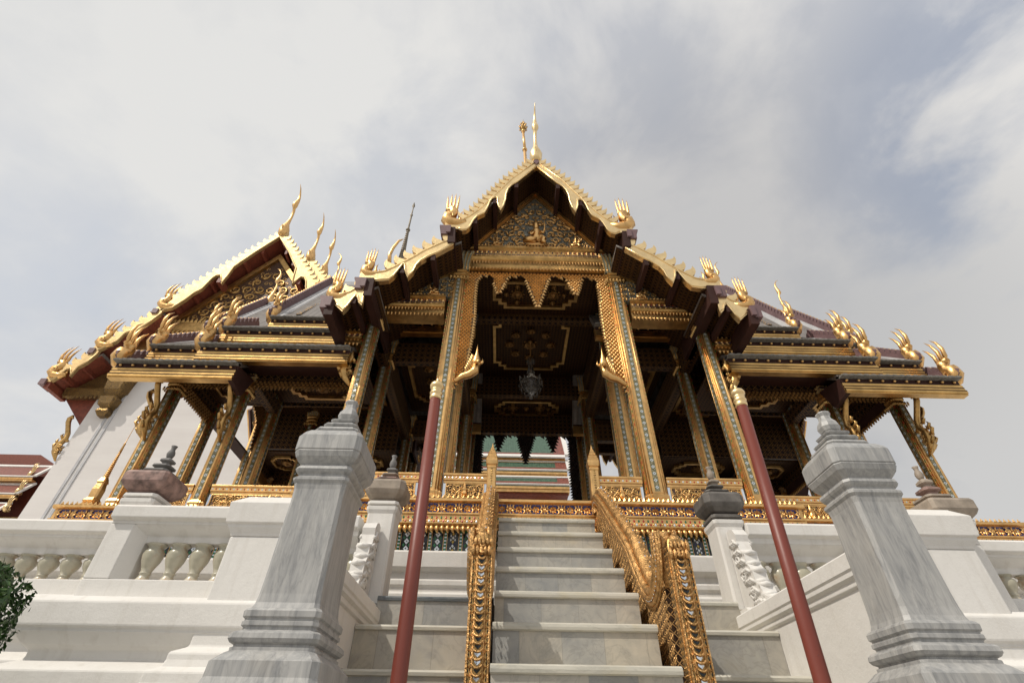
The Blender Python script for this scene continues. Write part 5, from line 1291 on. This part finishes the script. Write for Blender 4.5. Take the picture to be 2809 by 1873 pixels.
# tail ends under the outer soffit: gilded wall capital and hanging bracket
for s in (-1, 1):
    b = MB(); x = AX+s*3.45
    b.sq([(.12, 10.2), (.22, 10.35), (.16, 10.5), (.26, 10.6), (.30, 10.85), (.2, 10.95), (.32, 11.15), (.36, 11.5), (.5, 12.4)], x, GYh+.05, .2)
    build(b, 'capital', 'carved_old', hall)
    b = MB(); b.X = None
    b.prism([(AX+s*3.6, 11.25), (AX+s*5.0, 11.25), (AX+s*3.6, 12.6)], 'xz', GYh, GYh+.15); b.box(*sorted((AX+s*3.6, AX+s*5.15)), GYh-.1, GYh+.2, 10.95, 11.26); leafy_line(b, *sorted((AX+s*3.6, AX+s*5.1)), GYh-.1, 10.95, .14, .14)
    build(b, 'side_pediment', 'carved_old', hall)
    prop((AX+s*4.12, GYh+.1, 8.7), (AX+s*4.5, GYh+.1, 10.15), s, 2.2, hall)
    b = MB(); b.prism([(AX+s*4.1, 11.0), (AX+s*5.2, 10.95), (AX+s*4.1, 9.9)], 'xz', GYh+.2, 34); build(b, 'side_soffit', 'soffit_red', hall)

# ================================================================== HALLS FARTHER OFF
def tier_roof(t, x0, x1, y, specs, main='roof_green', rb=.38, side_nagas=()):
    """specs: list of (z eave, z top) from low to high, stepping back"""
    for i, (za, zb) in enumerate(specs):
        yy = y+.35*i
        d = (zb-za)*.8; zz = lambda q: za+(zb-za)*q
        b = MB(); b.prism([(yy, za), (yy+d, zb), (yy+d, zb-.1), (yy, za-.1)], 'yz', x0, x1); r = build(b, 'roof_slope', main, t)
        n_ = .012
        def strip(q0, q1, xa, xb, m_, nm, o_=.02):
            c = MB(); c.prism([(yy+d*q0-o_, zz(q0)+o_), (yy+d*q1-o_, zz(q1)+o_), (yy+d*q1, zz(q1)-.01), (yy+d*q0, zz(q0)-.01)], 'yz', xa, xb); build(c, nm, m_, r)
        fr_ = .13/(zb-za) if i < 2 or main != 'roof_green' else .06
        strip(.0, fr_, x0, x1, 'roof_red', 'red_border')
        strip(fr_, .86, x1-rb, x1, 'roof_red', 'red_border')
        strip(.86, 1.0, x0, x1, 'plaster', 'white_ridge', .04)
        strip(.0, 1.0, x1-.001, x1+.16, 'plaster', 'white_verge', .06)
        strip(-.04, .015, x0, x1, 'plaster', 'white_eave', .03)
        c = MB(); c.box(x0, x1, yy+.02, yy+.3, za-.24, za-.06); c.box(x0, x1, yy-.02, yy+.3, za-.14, za-.065); build(c, 'eave_fascia', 'gold', r)
        for xn in side_nagas:
            c = MB(); c.X = Matrix(((0, 1, 0, xn-i*.3), (-1, 0, 0, yy+.1), (0, 0, 1, za+.05), (0, 0, 0, 1))); naga(c, 0, 0, 0, .8, 1, 3); build(c, 'naga_finial', 'gold_bright', t)
rear = thing('rear_hall', 'white hall with green and red tiled tiered roofs, glimpsed through the pavilion doorway', 'hall', (-3, 18, 0))
tier_roof(rear, -9, 1.74, 15.7, [(8.58, 8.98), (9.26, 9.82), (9.98, 12.6)])
b = MB(); b.box(-9, 1.5, 16.6, 26, 0, 8.5); build(b, 'wall', 'plaster', rear)
b = MB(); b.box(-9.1, 1.7, 15.8, 16.7, 8.27, 8.34); build(b, 'soffit', 'soffit_red', rear)
b = MB()
for x in (-1.0, .75, 1.05): b.sq([(.06, 7.6), (.06, 8.0), (.09, 8.05), (.04, 8.1), (.03, 8.27)], x, 16.4, .2)
build(b, 'capital', 'gold_old', rear)
far = thing('distant_hall', 'distant hall with tiered red roofs at the far left edge beside the great hall', 'hall', (-28, 27, 0))
tier_roof(far, -34, -25.6, 24.8, [(10.75, 11.25), (11.75, 12.55), (12.85, 13.8)], main='roof_red', side_nagas=(-25.3,))
b = MB(); b.box(-34, -25.2, 26, 36, 0, 10.6); build(b, 'wall', 'plaster', far)
b = MB(); b.box(-34, -24.2, 25.0, 26.2, 9.7, 10.5); build(b, 'carved_beam', 'carved_old', far)
b = MB(); b.prism([(-34, 9.2), (-24.4, 9.2), (-24.4, 13.2), (-27, 14.6), (-34, 14.6)], 'xz', 26.5, 34); build(b, 'gable_wall', 'soffit_red', far)

sp_t = thing('distant_spire', 'thin grey ringed temple spire rising behind the left roof of the pavilion', 'spire', (-6.98, 20, 0))
b = MB(); z = 22.; r = .42
while z < 27.3:
    b.lathe([(r*.75, z), (r, z+.06), (r*.95, z+.14), (r*.7, z+.2)], -6.98, 20, 10); z += .2; r *= .945
b.lathe([(r*.7, z), (r*1.6, z+.08), (r*1.6, z+.14), (r*.7, z+.2), (.06, z+1.6), (.10, z+1.7), (.05, z+1.8), (.035, z+2.5), (.10, z+2.7), (.02, z+3.1)], -6.98, 20, 10)
b.lathe([(1.6, 0), (1.5, 8), (1.2, 14), (.9, 18), (.5, 22)], -6.98, 20, 12)
build(b, 'spire', 'spire_grey', sp_t)
b = MB(); b.tube([(-7.5, 19.6, 23.9), (-7.6, 19.6, 24.6), (-7.5, 19.6, 25.2), (-7.25, 19.6, 25.9), (-7.0, 19.6, 26.1)], [.12, .12, .10, .07, .02], 8); build(b, 'finial', 'gold', sp_t)

# ================================================================== SHRUB
sh = thing('clipped_shrub', 'dense dark green clipped shrub cut by the left edge of the photo', 'shrub', (-3.55, 3.0, 0)); SX = -3.55
b = MB(); b.tube([(SX, 3, 0), (SX+.02, 3, .7), (SX-.02, 3.02, 1.4), (SX, 3, 2.1)], [.05, .045, .035, .015], 8)
for q in range(26):
    a = q*2.4; z = .9+q*.055; b.tube([(SX, 3, z), (SX+.2*cos(a), 3+.2*sin(a), z+.12), (SX+.33*cos(a), 3+.33*sin(a), z+.2)], [.014, .009, .004], 5)
build(b, 'trunk', 'bark', sh)
b = MB(); rnd = random.Random(3)
for i in range(26000):
    z = .8+rnd.random()*1.66; a = rnd.random()*2*pi
    R0 = .40+.045*sin(z*9+1)+.04*sin(a*5+z*4)+.03*sin(a*9-z*13)
    if z > 2.30: R0 *= sqrt(max(0, 1-((z-2.30)/.19)**2))
    rr = R0*(1-.45*rnd.random()**2.2)
    if rnd.random() < .02: rr += .06*rnd.random()
    c = Vector((SX+rr*cos(a), 3+rr*sin(a), z)); n = Vector((cos(a)+rnd.gauss(0, .6), sin(a)+rnd.gauss(0, .6), rnd.gauss(.5, .6))).normalized()
    t1 = n.orthogonal().normalized(); t1 = Matrix.Rotation(rnd.random()*6.28, 3, n) @ t1; t2 = n.cross(t1); s_ = .012+.009*rnd.random()
    b.add([c-t1*s_*1.3, c+t2*s_*.6+n*.002, c+t1*s_*1.3, c-t2*s_*.6+n*.002], [(0, 1, 2, 3)])
build(b, 'crown', 'leaf', sh)
